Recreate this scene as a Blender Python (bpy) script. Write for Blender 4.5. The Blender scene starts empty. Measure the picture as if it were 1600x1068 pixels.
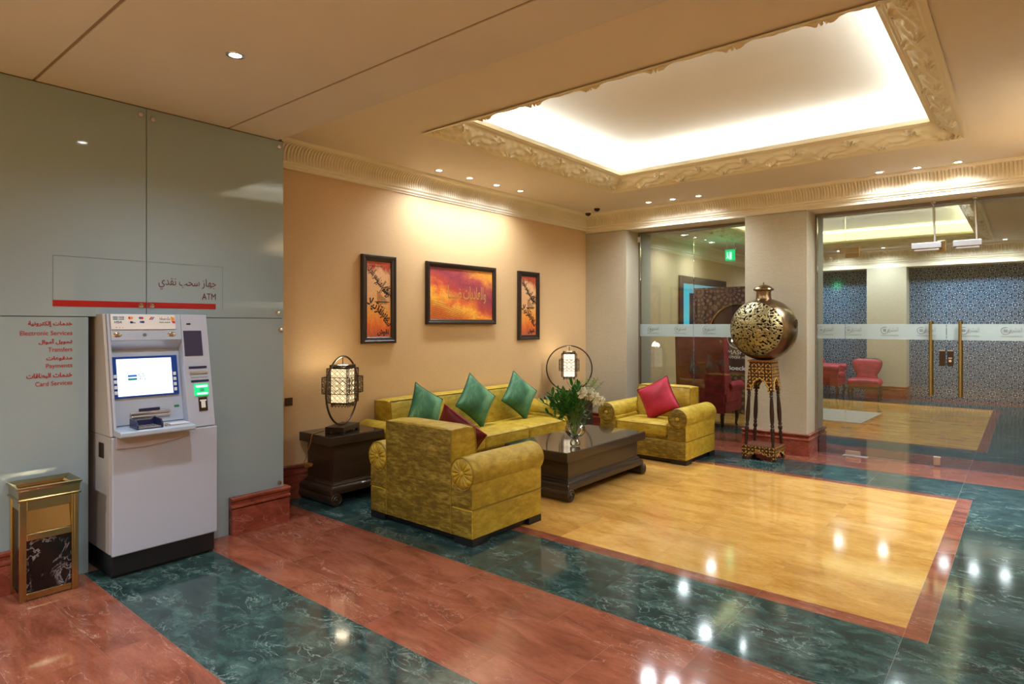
import bpy, bmesh, math, random, unicodedata
from mathutils import Vector, Matrix, noise
random.seed(7)
S = bpy.context.scene
C = S.collection
PI = math.pi

# ------------------------------------------------------------------ camera, world, exposure
F_PX, YAW, HOR, CAMZ = 971.0, 0.692, 506.8, 1.5
cam = bpy.data.cameras.new('camera'); camo = bpy.data.objects.new('camera', cam); C.objects.link(camo)
cam.sensor_width = 36.0; cam.lens = 36.0 * F_PX / 1600.0
cam.shift_y = -(534.0 - HOR) / 1600.0
cam.clip_start = 0.05; cam.clip_end = 100
camo.location = (0, 0, CAMZ); camo.rotation_euler = (PI / 2, 0, YAW)
S.camera = camo
S.view_settings.view_transform = 'Standard'; S.view_settings.look = 'None'
S.view_settings.gamma = 1; S.view_settings.use_curve_mapping = False
S.view_settings.exposure = 1.8
w = bpy.data.worlds.new('world'); S.world = w; w.use_nodes = True
w.node_tree.nodes['Background'].inputs[0].default_value = (1.0, 1.0, 1.0, 1)
w.node_tree.nodes['Background'].inputs[1].default_value = 0.25
try:
    S.cycles.use_denoising = True; S.cycles.denoiser = 'OPENIMAGEDENOISE'
    S.cycles.max_bounces = 10; S.cycles.diffuse_bounces = 5; S.cycles.glossy_bounces = 4
    S.cycles.transparent_max_bounces = 24; S.cycles.transmission_bounces = 8
    S.cycles.caustics_reflective = False; S.cycles.caustics_refractive = False
    S.cycles.sample_clamp_indirect = 6.0
except Exception: pass

# ------------------------------------------------------------------ layout constants
XW = -4.90       # painted wall
XG = -4.38       # glass cladding by the cash machine
XR = 0.38        # opposite wall
YE = 2.55        # where corridor ends and lobby begins
YB = 7.58        # front of the columns and header
YG = 7.95        # glass line
YB2 = 8.30
ZC = 3.06        # lobby ceiling
ZN = 2.90        # corridor ceiling
ZC2 = 3.02
YBB = 14.62      # rear of the far lobby

K_SPOT = 1.0
# lamps: (x, y, z, power, angle deg, tilt_x, tilt_y, colour)
WARM = (1.0, 0.86, 0.68); NEUT = (0.89, 0.95, 1.0); COOL = (0.86, 0.95, 1.0)
def spot(x, y, z, power, ang=80, blend=0.9, col=NEUT, aim=(0, 0, -1), size=0.08):
    l = bpy.data.lights.new('downlight_beam', 'SPOT'); l.energy = power * K_SPOT; l.spot_size = math.radians(ang)
    l.spot_blend = 1.0; l.color = col; l.shadow_soft_size = size
    o = bpy.data.objects.new('downlight_beam', l); C.objects.link(o); o.location = (x, y, z)
    o.rotation_euler = Vector(aim).to_track_quat('-Z', 'Y').to_euler()
    return o
def area(x, y, z, sx, sy, power, col, aim):
    l = bpy.data.lights.new('cove_light', 'AREA'); l.shape = 'RECTANGLE'; l.size = sx; l.size_y = sy; l.energy = power; l.color = col
    o = bpy.data.objects.new('cove_light', l); C.objects.link(o); o.location = (x, y, z)
    o.rotation_euler = Vector(aim).to_track_quat('-Z', 'Y').to_euler()
    return o
def pt(x, y, z, power, col, r=0.05):
    l = bpy.data.lights.new('bulb_light', 'POINT'); l.energy = power; l.color = col; l.shadow_soft_size = r
    o = bpy.data.objects.new('bulb_light', l); C.objects.link(o); o.location = (x, y, z); return o

DL = []   # downlight fixtures: x, y, z, power, angle, aim, label
wallL = (-0.13, 0, -1)
for i, (x, y) in enumerate([(-4.583, 4.373), (-4.57, 4.81), (-4.57, 5.245), (-4.554, 5.648)]):
    DL.append((x, y, ZC, 21, 152, (-0.02, 0, -1), ['first and nearest of the four downlights above the paintings wall', 'second nearest of the four downlights above the paintings wall', 'third nearest of the four downlights above the paintings wall', 'furthest of the four downlights above the paintings wall'][i], NEUT))
for i, (x, y) in enumerate([(-3.72, 7.22), (-3.396, 7.232), (-3.07, 7.25)]):
    DL.append((x, y, ZC, 28, 152, (0, -0.0, -1), ['first from the corner of three downlights near the dome cameras', 'middle of three downlights near the dome cameras', 'furthest from the corner of three downlights near the dome cameras'][i], NEUT))
for i, (x, y) in enumerate([(-1.165, 7.307), (-0.842, 7.338), (-0.51, 7.33)]):
    DL.append((x, y, ZC, 28, 152, (0, -0.0, -1), ['first from the column of three downlights above the glass doors', 'middle of three downlights above the glass doors', 'furthest from the column of three downlights above the glass doors'][i], NEUT))
DL.append((-3.17, 1.57, ZN, 42, 150, (0, 0, -1), 'single bright downlight in the panelled ceiling near the cash machine', NEUT))
# unseen downlights added as fill, in the corridor and by the opposite wall
DX_FILL = [(-0.9, 0.3, ZN, 95, 150), (1.4, 1.2, ZN, 140, 150), (-3.2, -1.2, ZN, 120, 150), (-0.9, -1.2, ZN, 150, 150), (1.4, -1.2, ZN, 150, 150)]
DR_FILL = [(0.14, y, ZC, 50, 140) for y in (5.3, 5.8, 6.3, 6.8)]
DB = [(-3.6, 8.75, ZC2, 24, 160), (-3.0, 8.75, ZC2, 24, 160), (-1.2, 8.75, ZC2, 24, 160), (-0.4, 8.75, ZC2, 24, 160),
      (-4.5, 10.0, ZC2, 22, 160), (-4.5, 11.2, ZC2, 22, 160),
      (-3.9, 14.2, ZC2, 36, 160), (-3.0, 14.2, ZC2, 34, 160), (-2.2, 14.2, ZC2, 34, 160), (-1.2, 14.15, ZC2, 34, 160), (-0.75, 14.15, ZC2, 34, 160), (-0.3, 14.15, ZC2, 34, 160)]  # lamp at the left end of this row added to brighten the film

# ------------------------------------------------------------------ helpers
def tag(o, label=None, cat=None, group=None, kind=None):
    if label: o['label'] = label
    if cat: o['category'] = cat
    if group: o['group'] = group
    if kind: o['kind'] = kind
    return o
def empty(name, loc=(0, 0, 0), rz=0.0, label=None, cat=None, group=None):
    o = bpy.data.objects.new(name, None); C.objects.link(o); o.empty_display_size = 0.1
    o.location = loc; o.rotation_euler = (0, 0, rz)
    return tag(o, label, cat, group)
def copy_tree(o, parent=None):
    c = o.copy(); C.objects.link(c)
    if parent is not None: c.parent = parent
    for ch in [x for x in bpy.data.objects if x.parent == o]:
        copy_tree(ch, c)
    return c

class MB:
    def __init__(s): s.v = []; s.f = []; s.mi = []; s.m = 0; s.T = None
    def P(s, p):
        p = Vector(p)
        return tuple(s.T @ p) if s.T is not None else tuple(p)
    def add(s, vs, fs):
        b = len(s.v); s.v += [s.P(p) for p in vs]
        for f in fs: s.f.append(tuple(b + i for i in f)); s.mi.append(s.m)
        return s
    def box(s, x0, x1, y0, y1, z0, z1):
        x0, x1 = min(x0, x1), max(x0, x1); y0, y1 = min(y0, y1), max(y0, y1); z0, z1 = min(z0, z1), max(z0, z1)
        return s.add([(x0, y0, z0), (x1, y0, z0), (x1, y1, z0), (x0, y1, z0), (x0, y0, z1), (x1, y0, z1), (x1, y1, z1), (x0, y1, z1)],
                     [(3, 2, 1, 0), (4, 5, 6, 7), (0, 1, 5, 4), (1, 2, 6, 5), (2, 3, 7, 6), (3, 0, 4, 7)])
    def rbox(s, x0, x1, y0, y1, z0, z1, r=0.02, n=3, bulge=0.0):
        """box with rounded edges on every side"""
        cx, cy, cz = (x0 + x1) / 2, (y0 + y1) / 2, (z0 + z1) / 2
        hx, hy, hz = abs(x1 - x0) / 2, abs(y1 - y0) / 2, abs(z1 - z0) / 2
        r = min(r, hx, hy, hz)
        def samples(h):
            out = [-h]
            for k in range(1, n + 1): out.append(-h + r * (k / n))
            m = max(1, int((2 * h - 2 * r) / 0.12))
            for k in range(1, m): out.append(-h + r + (2 * h - 2 * r) * k / m)
            for k in range(n + 1): out.append(h - r + r * (k / n))
            o2 = []
            for q in out:
                if not o2 or q - o2[-1] > 1e-6: o2.append(q)
            return o2
        def proj(p):
            q = Vector((max(-hx + r, min(hx - r, p[0])), max(-hy + r, min(hy - r, p[1])), max(-hz + r, min(hz - r, p[2]))))
            d = Vector(p) - q
            if d.length > 1e-9: d = d.normalized() * r
            res = q + d
            if bulge:
                bx = (1 - (res.x / hx) ** 2) if hx else 0; by = (1 - (res.y / hy) ** 2); bz = (1 - (res.z / hz) ** 2)
                if abs(res.z) > hz * 0.6: res.z += math.copysign(bulge * max(0, bx) ** 0.5 * max(0, by) ** 0.5, res.z)
            return (res.x + cx, res.y + cy, res.z + cz)
        for ax in range(3):
            h = [hx, hy, hz]; a, b = [(1, 2), (2, 0), (0, 1)][ax]
            for sg in (-1, 1):
                A = samples(h[a]); B = samples(h[b]); vs = []
                for ia in A:
                    for ib in B:
                        p = [0, 0, 0]; p[ax] = sg * h[ax]; p[a] = ia; p[b] = ib; vs.append(proj(p))
                nb = len(B); fs = []
                for i in range(len(A) - 1):
                    for j in range(nb - 1):
                        q = (i * nb + j, (i + 1) * nb + j, (i + 1) * nb + j + 1, i * nb + j + 1)
                        fs.append(q if sg > 0 else q[::-1])
                s.add(vs, fs)
        return s
    def prism(s, pts, a0, a1, axis='y'):
        """polygon pts (2D) extruded along axis"""
        n = len(pts)
        def mk(p, a):
            return {'x': (a, p[0], p[1]), 'y': (p[0], a, p[1]), 'z': (p[0], p[1], a)}[axis]
        vs = [mk(p, a0) for p in pts] + [mk(p, a1) for p in pts]
        fs = [tuple(range(n)), tuple(range(2 * n - 1, n - 1, -1))] + [(i, i + n, (i + 1) % n + n, (i + 1) % n) for i in range(n)]
        return s.add(vs, fs)
    def cyl(s, p0, p1, r0, r1=None, n=16, cap=True):
        p0 = Vector(p0); p1 = Vector(p1); r1 = r0 if r1 is None else r1
        d = (p1 - p0).normalized(); a = d.orthogonal().normalized(); b = d.cross(a)
        vs = []
        for p, r in ((p0, r0), (p1, r1)):
            for i in range(n):
                t = 2 * PI * i / n; vs.append(p + a * r * math.cos(t) + b * r * math.sin(t))
        fs = [(i, (i + 1) % n, (i + 1) % n + n, i + n) for i in range(n)]
        if cap: fs += [tuple(range(n - 1, -1, -1)), tuple(range(n, 2 * n))]
        return s.add(vs, fs)
    def lathe(s, prof, n=24, c=(0, 0, 0), a=None, cap=True):
        """prof: (r, h) along axis a"""
        c = Vector(c); d = Vector(a or (0, 0, 1)).normalized(); u = d.orthogonal().normalized(); v = d.cross(u)
        vs = []; m = len(prof)
        for r, h in prof:
            for i in range(n):
                t = 2 * PI * i / n; vs.append(c + d * h + u * max(r, 1e-5) * math.cos(t) + v * max(r, 1e-5) * math.sin(t))
        fs = []
        for k in range(m - 1):
            for i in range(n):
                j = (i + 1) % n; fs.append((k * n + i, k * n + j, (k + 1) * n + j, (k + 1) * n + i))
        if cap:
            fs.append(tuple(range(n - 1, -1, -1))); fs.append(tuple(range((m - 1) * n, m * n)))
        return s.add(vs, fs)
    def tube(s, pts, r, n=8, closed=False, rads=None):
        pts = [Vector(p) for p in pts]; m = len(pts); vs = []; up = None
        for k, p in enumerate(pts):
            if closed: t = pts[(k + 1) % m] - pts[k - 1]
            else: t = pts[min(k + 1, m - 1)] - pts[max(k - 1, 0)]
            if t.length < 1e-9: t = Vector((0, 0, 1))
            t.normalize()
            if up is None: up = t.orthogonal().normalized()
            up = (up - t * up.dot(t))
            if up.length < 1e-6: up = t.orthogonal()
            up.normalize(); b = t.cross(up)
            rr = rads[k] if rads else r
            for i in range(n):
                a = 2 * PI * i / n; vs.append(p + up * rr * math.cos(a) + b * rr * math.sin(a))
        fs = []
        for k in range(m if closed else m - 1):
            k2 = (k + 1) % m
            for i in range(n):
                j = (i + 1) % n; fs.append((k * n + i, k * n + j, k2 * n + j, k2 * n + i))
        if not closed: fs += [tuple(range(n - 1, -1, -1)), tuple(range((m - 1) * n, m * n))]
        return s.add(vs, fs)
    def sphere(s, c, r, sc=(1, 1, 1), n=20, m=12):
        c = Vector(c); vs = []
        for k in range(m + 1):
            ph = PI * k / m
            for i in range(n):
                t = 2 * PI * i / n
                vs.append(c + Vector((sc[0] * r * math.sin(ph) * math.cos(t), sc[1] * r * math.sin(ph) * math.sin(t), sc[2] * r * math.cos(ph))))
        fs = []
        for k in range(m):
            for i in range(n):
                j = (i + 1) % n; fs.append((k * n + i, (k + 1) * n + i, (k + 1) * n + j, k * n + j))
        return s.add(vs, fs)
    def grid(s, fn, nu, nv, flip=False):
        vs = [fn(i / nu, j / nv) for i in range(nu + 1) for j in range(nv + 1)]
        fs = []
        for i in range(nu):
            for j in range(nv):
                q = (i * (nv + 1) + j, (i + 1) * (nv + 1) + j, (i + 1) * (nv + 1) + j + 1, i * (nv + 1) + j + 1)
                fs.append(q[::-1] if flip else q)
        return s.add(vs, fs)
    def build(s, name, mats, parent=None, smooth=False, bevel=0, merge=True, segs=2, angle=35):
        me = bpy.data.meshes.new(name); me.from_pydata(s.v, [], s.f)
        mats = mats if isinstance(mats, (list, tuple)) else [mats]
        for m in mats: me.materials.append(m)
        me.polygons.foreach_set('material_index', s.mi)
        bm = bmesh.new(); bm.from_mesh(me)
        if merge: bmesh.ops.remove_doubles(bm, verts=bm.verts, dist=1e-5)
        bmesh.ops.dissolve_degenerate(bm, dist=1e-6, edges=bm.edges)
        bmesh.ops.recalc_face_normals(bm, faces=bm.faces)
        bm.to_mesh(me); bm.free()
        if smooth:
            me.polygons.foreach_set('use_smooth', [True] * len(me.polygons))
            try: me.set_sharp_from_angle(angle=math.radians(angle))
            except Exception: pass
        o = bpy.data.objects.new(name, me); C.objects.link(o)
        if parent is not None: o.parent = parent
        if bevel:
            b = o.modifiers.new('bevel', 'BEVEL'); b.width = bevel; b.segments = segs; b.limit_method = 'ANGLE'; b.angle_limit = math.radians(40)
        return o

# ------------------------------------------------------------------ materials
def srgb(r, g, b):
    f = lambda c: (c / 12.92 if c <= 0.04045 else ((c + 0.055) / 1.055) ** 2.4)
    return (f(r / 255), f(g / 255), f(b / 255), 1)
class N:
    def __init__(s, name):
        s.m = bpy.data.materials.new(name); s.m.use_nodes = True; s.t = s.m.node_tree; s.b = s.t.nodes['Principled BSDF']; s.out = s.t.nodes['Material Output']
    def n(s, typ, **kw):
        x = s.t.nodes.new(typ)
        for k, v in kw.items(): setattr(x, k, v)
        return x
    def l(s, a, b): s.t.links.new(a, b)
    def co(s, scale=(1, 1, 1), kind='Object', rot=(0, 0, 0)):
        tc = s.n('ShaderNodeTexCoord'); mp = s.n('ShaderNodeMapping'); mp.inputs['Scale'].default_value = scale; mp.inputs['Rotation'].default_value = rot
        s.l(tc.outputs[kind], mp.inputs[0]); return mp.outputs[0]
    def noise(s, vec, scale, detail=4, rough=0.5, dist=0):
        x = s.n('ShaderNodeTexNoise'); s.l(vec, x.inputs['Vector']); x.inputs['Scale'].default_value = scale
        x.inputs['Detail'].default_value = detail; x.inputs['Roughness'].default_value = rough; x.inputs['Distortion'].default_value = dist
        return x.outputs['Fac']
    def ramp(s, fac, stops, interp='LINEAR'):
        x = s.n('ShaderNodeValToRGB'); s.l(fac, x.inputs[0]); e = x.color_ramp.elements; x.color_ramp.interpolation = interp
        while len(e) < len(stops): e.new(0.5)
        for k, (p, c) in enumerate(stops):
            e[k].position = p; e[k].color = c if len(c) == 4 else (*c, 1)
        return x.outputs[0]
    def mix(s, fac, a, b, typ='MIX'):
        x = s.n('ShaderNodeMix', data_type='RGBA', blend_type=typ)
        for sk, v in ((x.inputs[0], fac), (x.inputs[6], a), (x.inputs[7], b)):
            if hasattr(v, 'is_linked'): s.l(v, sk)
            else: sk.default_value = v
        return x.outputs[2]
    def math(s, op, a, b=None, c=None):
        x = s.n('ShaderNodeMath', operation=op)
        for k, v in enumerate((a, b, c)):
            if v is None: continue
            if hasattr(v, 'is_linked'): s.l(v, x.inputs[k])
            else: x.inputs[k].default_value = v
        return x.outputs[0]
    def bump(s, h, strength=0.2, dist=0.01):
        x = s.n('ShaderNodeBump'); x.inputs['Strength'].default_value = strength; x.inputs['Distance'].default_value = dist
        s.l(h, x.inputs['Height']); s.l(x.outputs[0], s.b.inputs['Normal'])
    def set(s, **kw):
        for k, v in kw.items():
            i = s.b.inputs[k.replace('_', ' ')]
            if hasattr(v, 'is_linked'): s.l(v, i)
            else: i.default_value = v
        return s
def plain(name, col, rough=0.5, metal=0.0, **kw):
    a = N(name); a.set(Base_Color=col, Roughness=rough, Metallic=metal, **kw); return a.m
def emis(name, col, st):
    a = N(name); a.set(Base_Color=(0, 0, 0, 1), Emission_Color=col, Emission_Strength=st); return a.m

def plaster(name, c, var=0.06, rough=0.75):
    a = N(name); v = a.co(); n = a.noise(v, 1.6, 5, 0.6)
    lo = tuple(x * (1 - var) for x in c[:3]) + (1,); hi = tuple(min(1, x * (1 + var)) for x in c[:3]) + (1,)
    a.set(Base_Color=a.ramp(n, [(0.3, lo), (0.7, hi)]), Roughness=rough)
    a.bump(a.noise(v, 60, 3), 0.04, 0.002); return a.m
def wallpaper(name, c, c2, rough=0.6):
    a = N(name); v = a.co((18, 18, 260)); n = a.noise(v, 1.0, 3, 0.6); v2 = a.co((1, 1, 1)); n2 = a.noise(v2, 130, 2)
    f = a.math('MULTIPLY', n, n2)
    a.set(Base_Color=a.ramp(f, [(0.15, c), (0.38, c2)]), Roughness=rough); a.bump(n, 0.06, 0.002); return a.m

M = {}
M['wall'] = wallpaper('wall_beige', srgb(208, 174, 126), srgb(217, 185, 140))
M['wall2'] = wallpaper('wall_beige_far', srgb(196, 172, 135), srgb(208, 186, 150))
M['column'] = wallpaper('column_grey', srgb(176, 168, 146), srgb(190, 182, 160))
M['ceil'] = plaster('ceiling_cream', srgb(222, 210, 196), 0.03)
M['ceilnear'] = plaster('ceiling_panel', srgb(210, 202, 198), 0.03)
M['ceilcove'] = plaster('ceiling_cove', srgb(226, 220, 208), 0.02)
M['cream'] = plaster('cornice_cream', srgb(232, 222, 198), 0.03, 0.6)
M['creamleaf'] = plaster('moulding_cream', srgb(226, 214, 184), 0.05, 0.55)
M['joint'] = plain('dark_joint', srgb(92, 74, 56), 0.7)
M['channel'] = plain('bronze_channel', srgb(128, 114, 96), 0.45, 0.3)
M['steel'] = plain('brushed_steel', srgb(205, 205, 205), 0.38, 1.0)
M['chrome'] = plain('chrome', srgb(225, 225, 225), 0.06, 1.0)
M['brass'] = plain('polished_brass', srgb(182, 168, 126), 0.16, 1.0)
M['bronze'] = plain('dark_bronze', srgb(74, 60, 48), 0.38, 0.8)
M['black'] = plain('black_plastic', srgb(24, 24, 28), 0.35)
M['closer'] = plain('silver_paint', srgb(150, 150, 150), .4, .3)
M['white'] = plain('white_plastic', srgb(230, 232, 234), 0.35)

def marble(name, base, dark, light, vein, vscale=1.0, vw=0.014, veinamt=0.6, rough=0.07, stretch=(1, 1, 1), rot=0.5, cont=0.5):
    a = N(name)
    tc = a.n('ShaderNodeTexCoord'); at = a.n('ShaderNodeAttribute', attribute_name='tile')
    sc = a.n('ShaderNodeVectorMath', operation='SCALE'); a.l(at.outputs['Vector'], sc.inputs[0]); sc.inputs['Scale'].default_value = 23.0
    ad = a.n('ShaderNodeVectorMath', operation='ADD'); a.l(tc.outputs['Object'], ad.inputs[0]); a.l(sc.outputs[0], ad.inputs[1])
    mp = a.n('ShaderNodeMapping'); mp.inputs['Rotation'].default_value = (0, 0, rot); mp.inputs['Scale'].default_value = stretch; a.l(ad.outputs[0], mp.inputs[0])
    v = mp.outputs[0]
    n1 = a.noise(v, 2.2 * vscale, 8, 0.62, 0.6)
    col = a.ramp(n1, [(0.30, dark), (0.5, base), (0.72, light)])
    # soft veins
    nv = a.noise(v, 1.5 * vscale, 9, 0.6, 1.4)
    r = a.math('ABSOLUTE', a.math('SUBTRACT', nv, 0.5))
    vm = a.ramp(r, [(0.0, (1, 1, 1)), (vw, (0.25, 0.25, 0.25)), (vw * 3, (0, 0, 0))])
    nm = a.noise(v, 0.9 * vscale, 3, 0.5)
    mk = a.ramp(nm, [(0.45, (0, 0, 0)), (0.62, (1, 1, 1))])
    fac = a.math('MULTIPLY', a.math('MULTIPLY', vm, mk), veinamt)
    col = a.mix(fac, col, vein)
    # fine clouding
    nc = a.noise(v, 22 * vscale, 8, 0.8)
    col = a.mix(cont, col, a.ramp(nc, [(0.25, (0.35, 0.35, 0.35)), (0.75, (1.5, 1.5, 1.5))]), 'MULTIPLY')
    br = a.math('ADD', a.math('MULTIPLY', at.outputs['Fac'], 0.22), 0.89)
    hs = a.n('ShaderNodeHueSaturation'); a.l(col, hs.inputs['Color']); a.l(br, hs.inputs['Value'])
    a.set(Base_Color=hs.outputs[0], Roughness=rough); a.b.inputs['IOR'].default_value = 1.46
    return a.m
M['red'] = marble('red_marble', srgb(138, 78, 58), srgb(108, 58, 42), srgb(156, 96, 74), srgb(226, 190, 172), 1.3, 0.003, 0.7, stretch=(1, 3.2, 1), rot=0.45, cont=0.4, rough=.085)
M['green'] = marble('green_marble', srgb(46, 70, 68), srgb(28, 42, 44), srgb(74, 102, 98), srgb(170, 194, 188), 3.2, 0.009, 0.6, stretch=(1, 1.7, 1), rot=-0.5, cont=0.85, rough=.085)
M['yellow'] = marble('yellow_marble', srgb(200, 153, 78), srgb(178, 128, 56), srgb(213, 172, 98), srgb(214, 190, 136), 1.1, 0.008, 0.3, stretch=(1, 2.6, 1), rot=0.5, cont=0.45, rough=.085)
M['redskirt'] = marble('red_marble_skirting', srgb(150, 76, 58), srgb(120, 56, 44), srgb(168, 92, 72), srgb(214, 170, 150), 1.6, 0.005, 0.5, stretch=(1, 1, 2.4), rot=0.3, cont=0.35, rough=0.14)
M['grout'] = plain('grout', srgb(140, 112, 96), 0.6)
M['blackmarble'] = marble('black_marble', srgb(20, 18, 20), srgb(12, 10, 12), srgb(28, 24, 28), srgb(226, 218, 222), 4.2, 0.010, 1.0, cont=0.2)

def cladding():
    a = N('back_painted_glass'); v = a.co(); n = a.noise(v, 0.8, 2)
    a.set(Base_Color=a.ramp(n, [(0.3, srgb(146, 165, 172)), (0.7, srgb(153, 172, 178))]), Roughness=0.04); a.b.inputs['IOR'].default_value = 1.52
    return a.m
M['cladding'] = cladding()
def clear_glass(name, tint, refl=1.0):
    a = N(name); t = a.t; t.nodes.remove(a.b)
    tr = a.n('ShaderNodeBsdfTransparent'); tr.inputs[0].default_value = tint
    gl = a.n('ShaderNodeBsdfGlossy'); gl.inputs['Roughness'].default_value = 0.0; gl.inputs[0].default_value = (1, 1, 1, 1)
    fr = a.n('ShaderNodeFresnel'); fr.inputs[0].default_value = 1.5
    mx = a.n('ShaderNodeMixShader'); f = a.math('MULTIPLY', fr.outputs[0], refl)
    a.l(f, mx.inputs[0]); a.l(tr.outputs[0], mx.inputs[1]); a.l(gl.outputs[0], mx.inputs[2]); a.l(mx.outputs[0], a.out.inputs[0])
    return a.m
M['glass'] = clear_glass('clear_glass', (0.91, 0.95, 0.94, 1), 1.15)
def frost():
    a = N('frosted_film'); a.b.inputs['Base Color'].default_value = srgb(178, 194, 192); a.b.inputs['Roughness'].default_value = 0.5
    tr = a.n('ShaderNodeBsdfTransparent'); mx = a.n('ShaderNodeMixShader'); mx.inputs[0].default_value = 0.66
    a.l(tr.outputs[0], mx.inputs[1]); a.l(a.b.outputs[0], mx.inputs[2]); a.l(mx.outputs[0], a.out.inputs[0]); return a.m
M['frost'] = frost()
M['printgrey'] = plain('grey_print', srgb(112, 118, 118), 0.6)
M['printred'] = plain('red_print', srgb(168, 28, 26), 0.35)
M['printdark'] = plain('maroon_print', srgb(96, 34, 30), 0.4)

def velvet(name, dark, mid, light, scale=1.0, lo=0.35, hi=0.68, st=(1.0, 1.0, 2.2)):
    a = N(name); v = a.co(st); n = a.noise(v, 9 * scale, 8, 0.72, 0.3); n2 = a.noise(v, 2.2, 3)
    f = a.math('ADD', a.math('MULTIPLY', n, 0.7), a.math('MULTIPLY', n2, 0.3))
    a.set(Base_Color=a.ramp(f, [(lo, dark), (0.5, mid), (hi, light)]), Roughness=0.55)
    a.b.inputs['Sheen Weight'].default_value = 0.55; a.b.inputs['Sheen Roughness'].default_value = 0.35
    a.b.inputs['Sheen Tint'].default_value = light
    a.bump(a.noise(v, 40, 3), 0.06, 0.002); return a.m
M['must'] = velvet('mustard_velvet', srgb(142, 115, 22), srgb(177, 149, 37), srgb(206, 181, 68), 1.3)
M['mustshade'] = velvet('mustard_velvet_crushed_shaded', srgb(100, 80, 16), srgb(120, 98, 24), srgb(176, 156, 64), 1.6, 0.44, 0.66, (1.0, 1.0, 3.6))  # crushed nap, with the shade of the Y-facing sides put into the colour
M['mustpipe'] = plain('mustard_piping', srgb(140, 114, 22), 0.6)
M['gsilk'] = velvet('green_satin', srgb(32, 80, 52), srgb(54, 114, 76), srgb(112, 160, 122), 0.4)
M['gpipe'] = plain('green_piping', srgb(18, 74, 44), 0.5)
M['rsilk'] = velvet('crimson_satin', srgb(146, 10, 38), srgb(172, 18, 52), srgb(194, 44, 76), 0.4)
M['rpipe'] = plain('crimson_piping', srgb(104, 10, 32), 0.5)
M['msilk'] = velvet('maroon_velvet', srgb(74, 8, 16), srgb(100, 14, 24), srgb(124, 26, 36), 0.6)
M['mpipe'] = plain('maroon_piping', srgb(150, 44, 50), 0.5)
M['redvel'] = velvet('red_velvet', srgb(100, 4, 26), srgb(140, 10, 38), srgb(176, 34, 64), 0.8)
def wood(name, c1, c2, rough=0.28, ax=(1, 1, 8)):
    a = N(name); v = a.co(ax); n = a.noise(v, 3.5, 6, 0.6, 0.4)
    a.set(Base_Color=a.ramp(n, [(0.3, c1), (0.7, c2)]), Roughness=rough); a.b.inputs['Coat Weight'].default_value = 0.25; a.b.inputs['Coat Roughness'].default_value = 0.15
    return a.m
M['wenge'] = wood('wenge_wood', srgb(46, 34, 26), srgb(62, 47, 36), 0.3)
M['wengetop'] = wood('wenge_gloss_top', srgb(40, 30, 24), srgb(52, 40, 32), 0.06)
M['darkleg'] = plain('dark_turned_wood', srgb(44, 26, 20), 0.3)

def mosaic():
    """small bone lozenges and dashes set in dark wood"""
    a = N('inlaid_wood'); tc = a.n('ShaderNodeTexCoord'); sp = a.n('ShaderNodeSeparateXYZ'); a.l(tc.outputs['Object'], sp.inputs[0])
    h = a.math('ADD', sp.outputs[0], sp.outputs[1]); z = sp.outputs[2]
    k = 2 * PI / 0.075
    u = a.math('SINE', a.math('MULTIPLY', a.math('ADD', h, z), k)); v = a.math('SINE', a.math('MULTIPLY', a.math('SUBTRACT', h, z), k))
    d = a.math('MULTIPLY', u, v)
    k2 = 2 * PI / 0.05
    e = a.math('MULTIPLY', a.math('SINE', a.math('MULTIPLY', h, k2)), a.math('SINE', a.math('MULTIPLY', z, k2)))
    s_ = a.math('MAXIMUM', a.math('GREATER_THAN', d, 0.55), a.math('GREATER_THAN', e, 0.72))
    col = a.mix(s_, srgb(58, 32, 20), srgb(208, 164, 76))
    a.set(Base_Color=col, Roughness=0.32); return a.m
M['inlay'] = mosaic()
M['inlayplain'] = plain('bone_inlay', srgb(206, 164, 78), 0.35)
def oldbrass(name, c1, c2, c3, rough=0.3):
    a = N(name); v = a.co(); n = a.noise(v, 5, 5, 0.6)
    a.set(Base_Color=a.ramp(n, [(0.3, c1), (0.5, c2), (0.7, c3)]), Metallic=1.0, Roughness=rough); a.bump(a.noise(v, 70, 3), 0.12, 0.002); return a.m
M['oldbrass'] = oldbrass('aged_brass', srgb(112, 98, 76), srgb(140, 122, 92), srgb(158, 130, 104), 0.28)
M['piercedbrass'] = oldbrass('pierced_brass', srgb(140, 132, 96), srgb(164, 154, 114), srgb(186, 176, 136), 0.4)
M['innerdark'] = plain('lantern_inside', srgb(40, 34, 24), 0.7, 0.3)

# ------------------------------------------------------------------ text helpers
FORMS = {}
for cp in list(range(0xFE70, 0xFEFD)):
    d = unicodedata.decomposition(chr(cp)).split()
    if len(d) >= 2 and d[0] in ('<isolated>', '<final>', '<initial>', '<medial>'):
        FORMS.setdefault(''.join(chr(int(q, 16)) for q in d[1:]), {})[d[0][1:-1]] = chr(cp)
def arabic(s):
    out = []; i = 0; s2 = []
    while i < len(s):
        if s[i:i + 2] in FORMS and len(s[i:i + 2]) == 2: s2.append(s[i:i + 2]); i += 2
        else: s2.append(s[i]); i += 1
    def joins_next(c): return c in FORMS and 'initial' in FORMS[c]
    def joins_prev(c): return c in FORMS and 'final' in FORMS[c]
    for k, c in enumerate(s2):
        if c not in FORMS: out.append(c); continue
        p = k > 0 and joins_next(s2[k - 1]) and joins_prev(c); nx = k + 1 < len(s2) and joins_prev(s2[k + 1]) and joins_next(c)
        f = 'medial' if p and nx else 'final' if p else 'initial' if nx else 'isolated'
        out.append(FORMS[c].get(f) or FORMS[c].get('isolated'))
    return ''.join(reversed(out))
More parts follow.
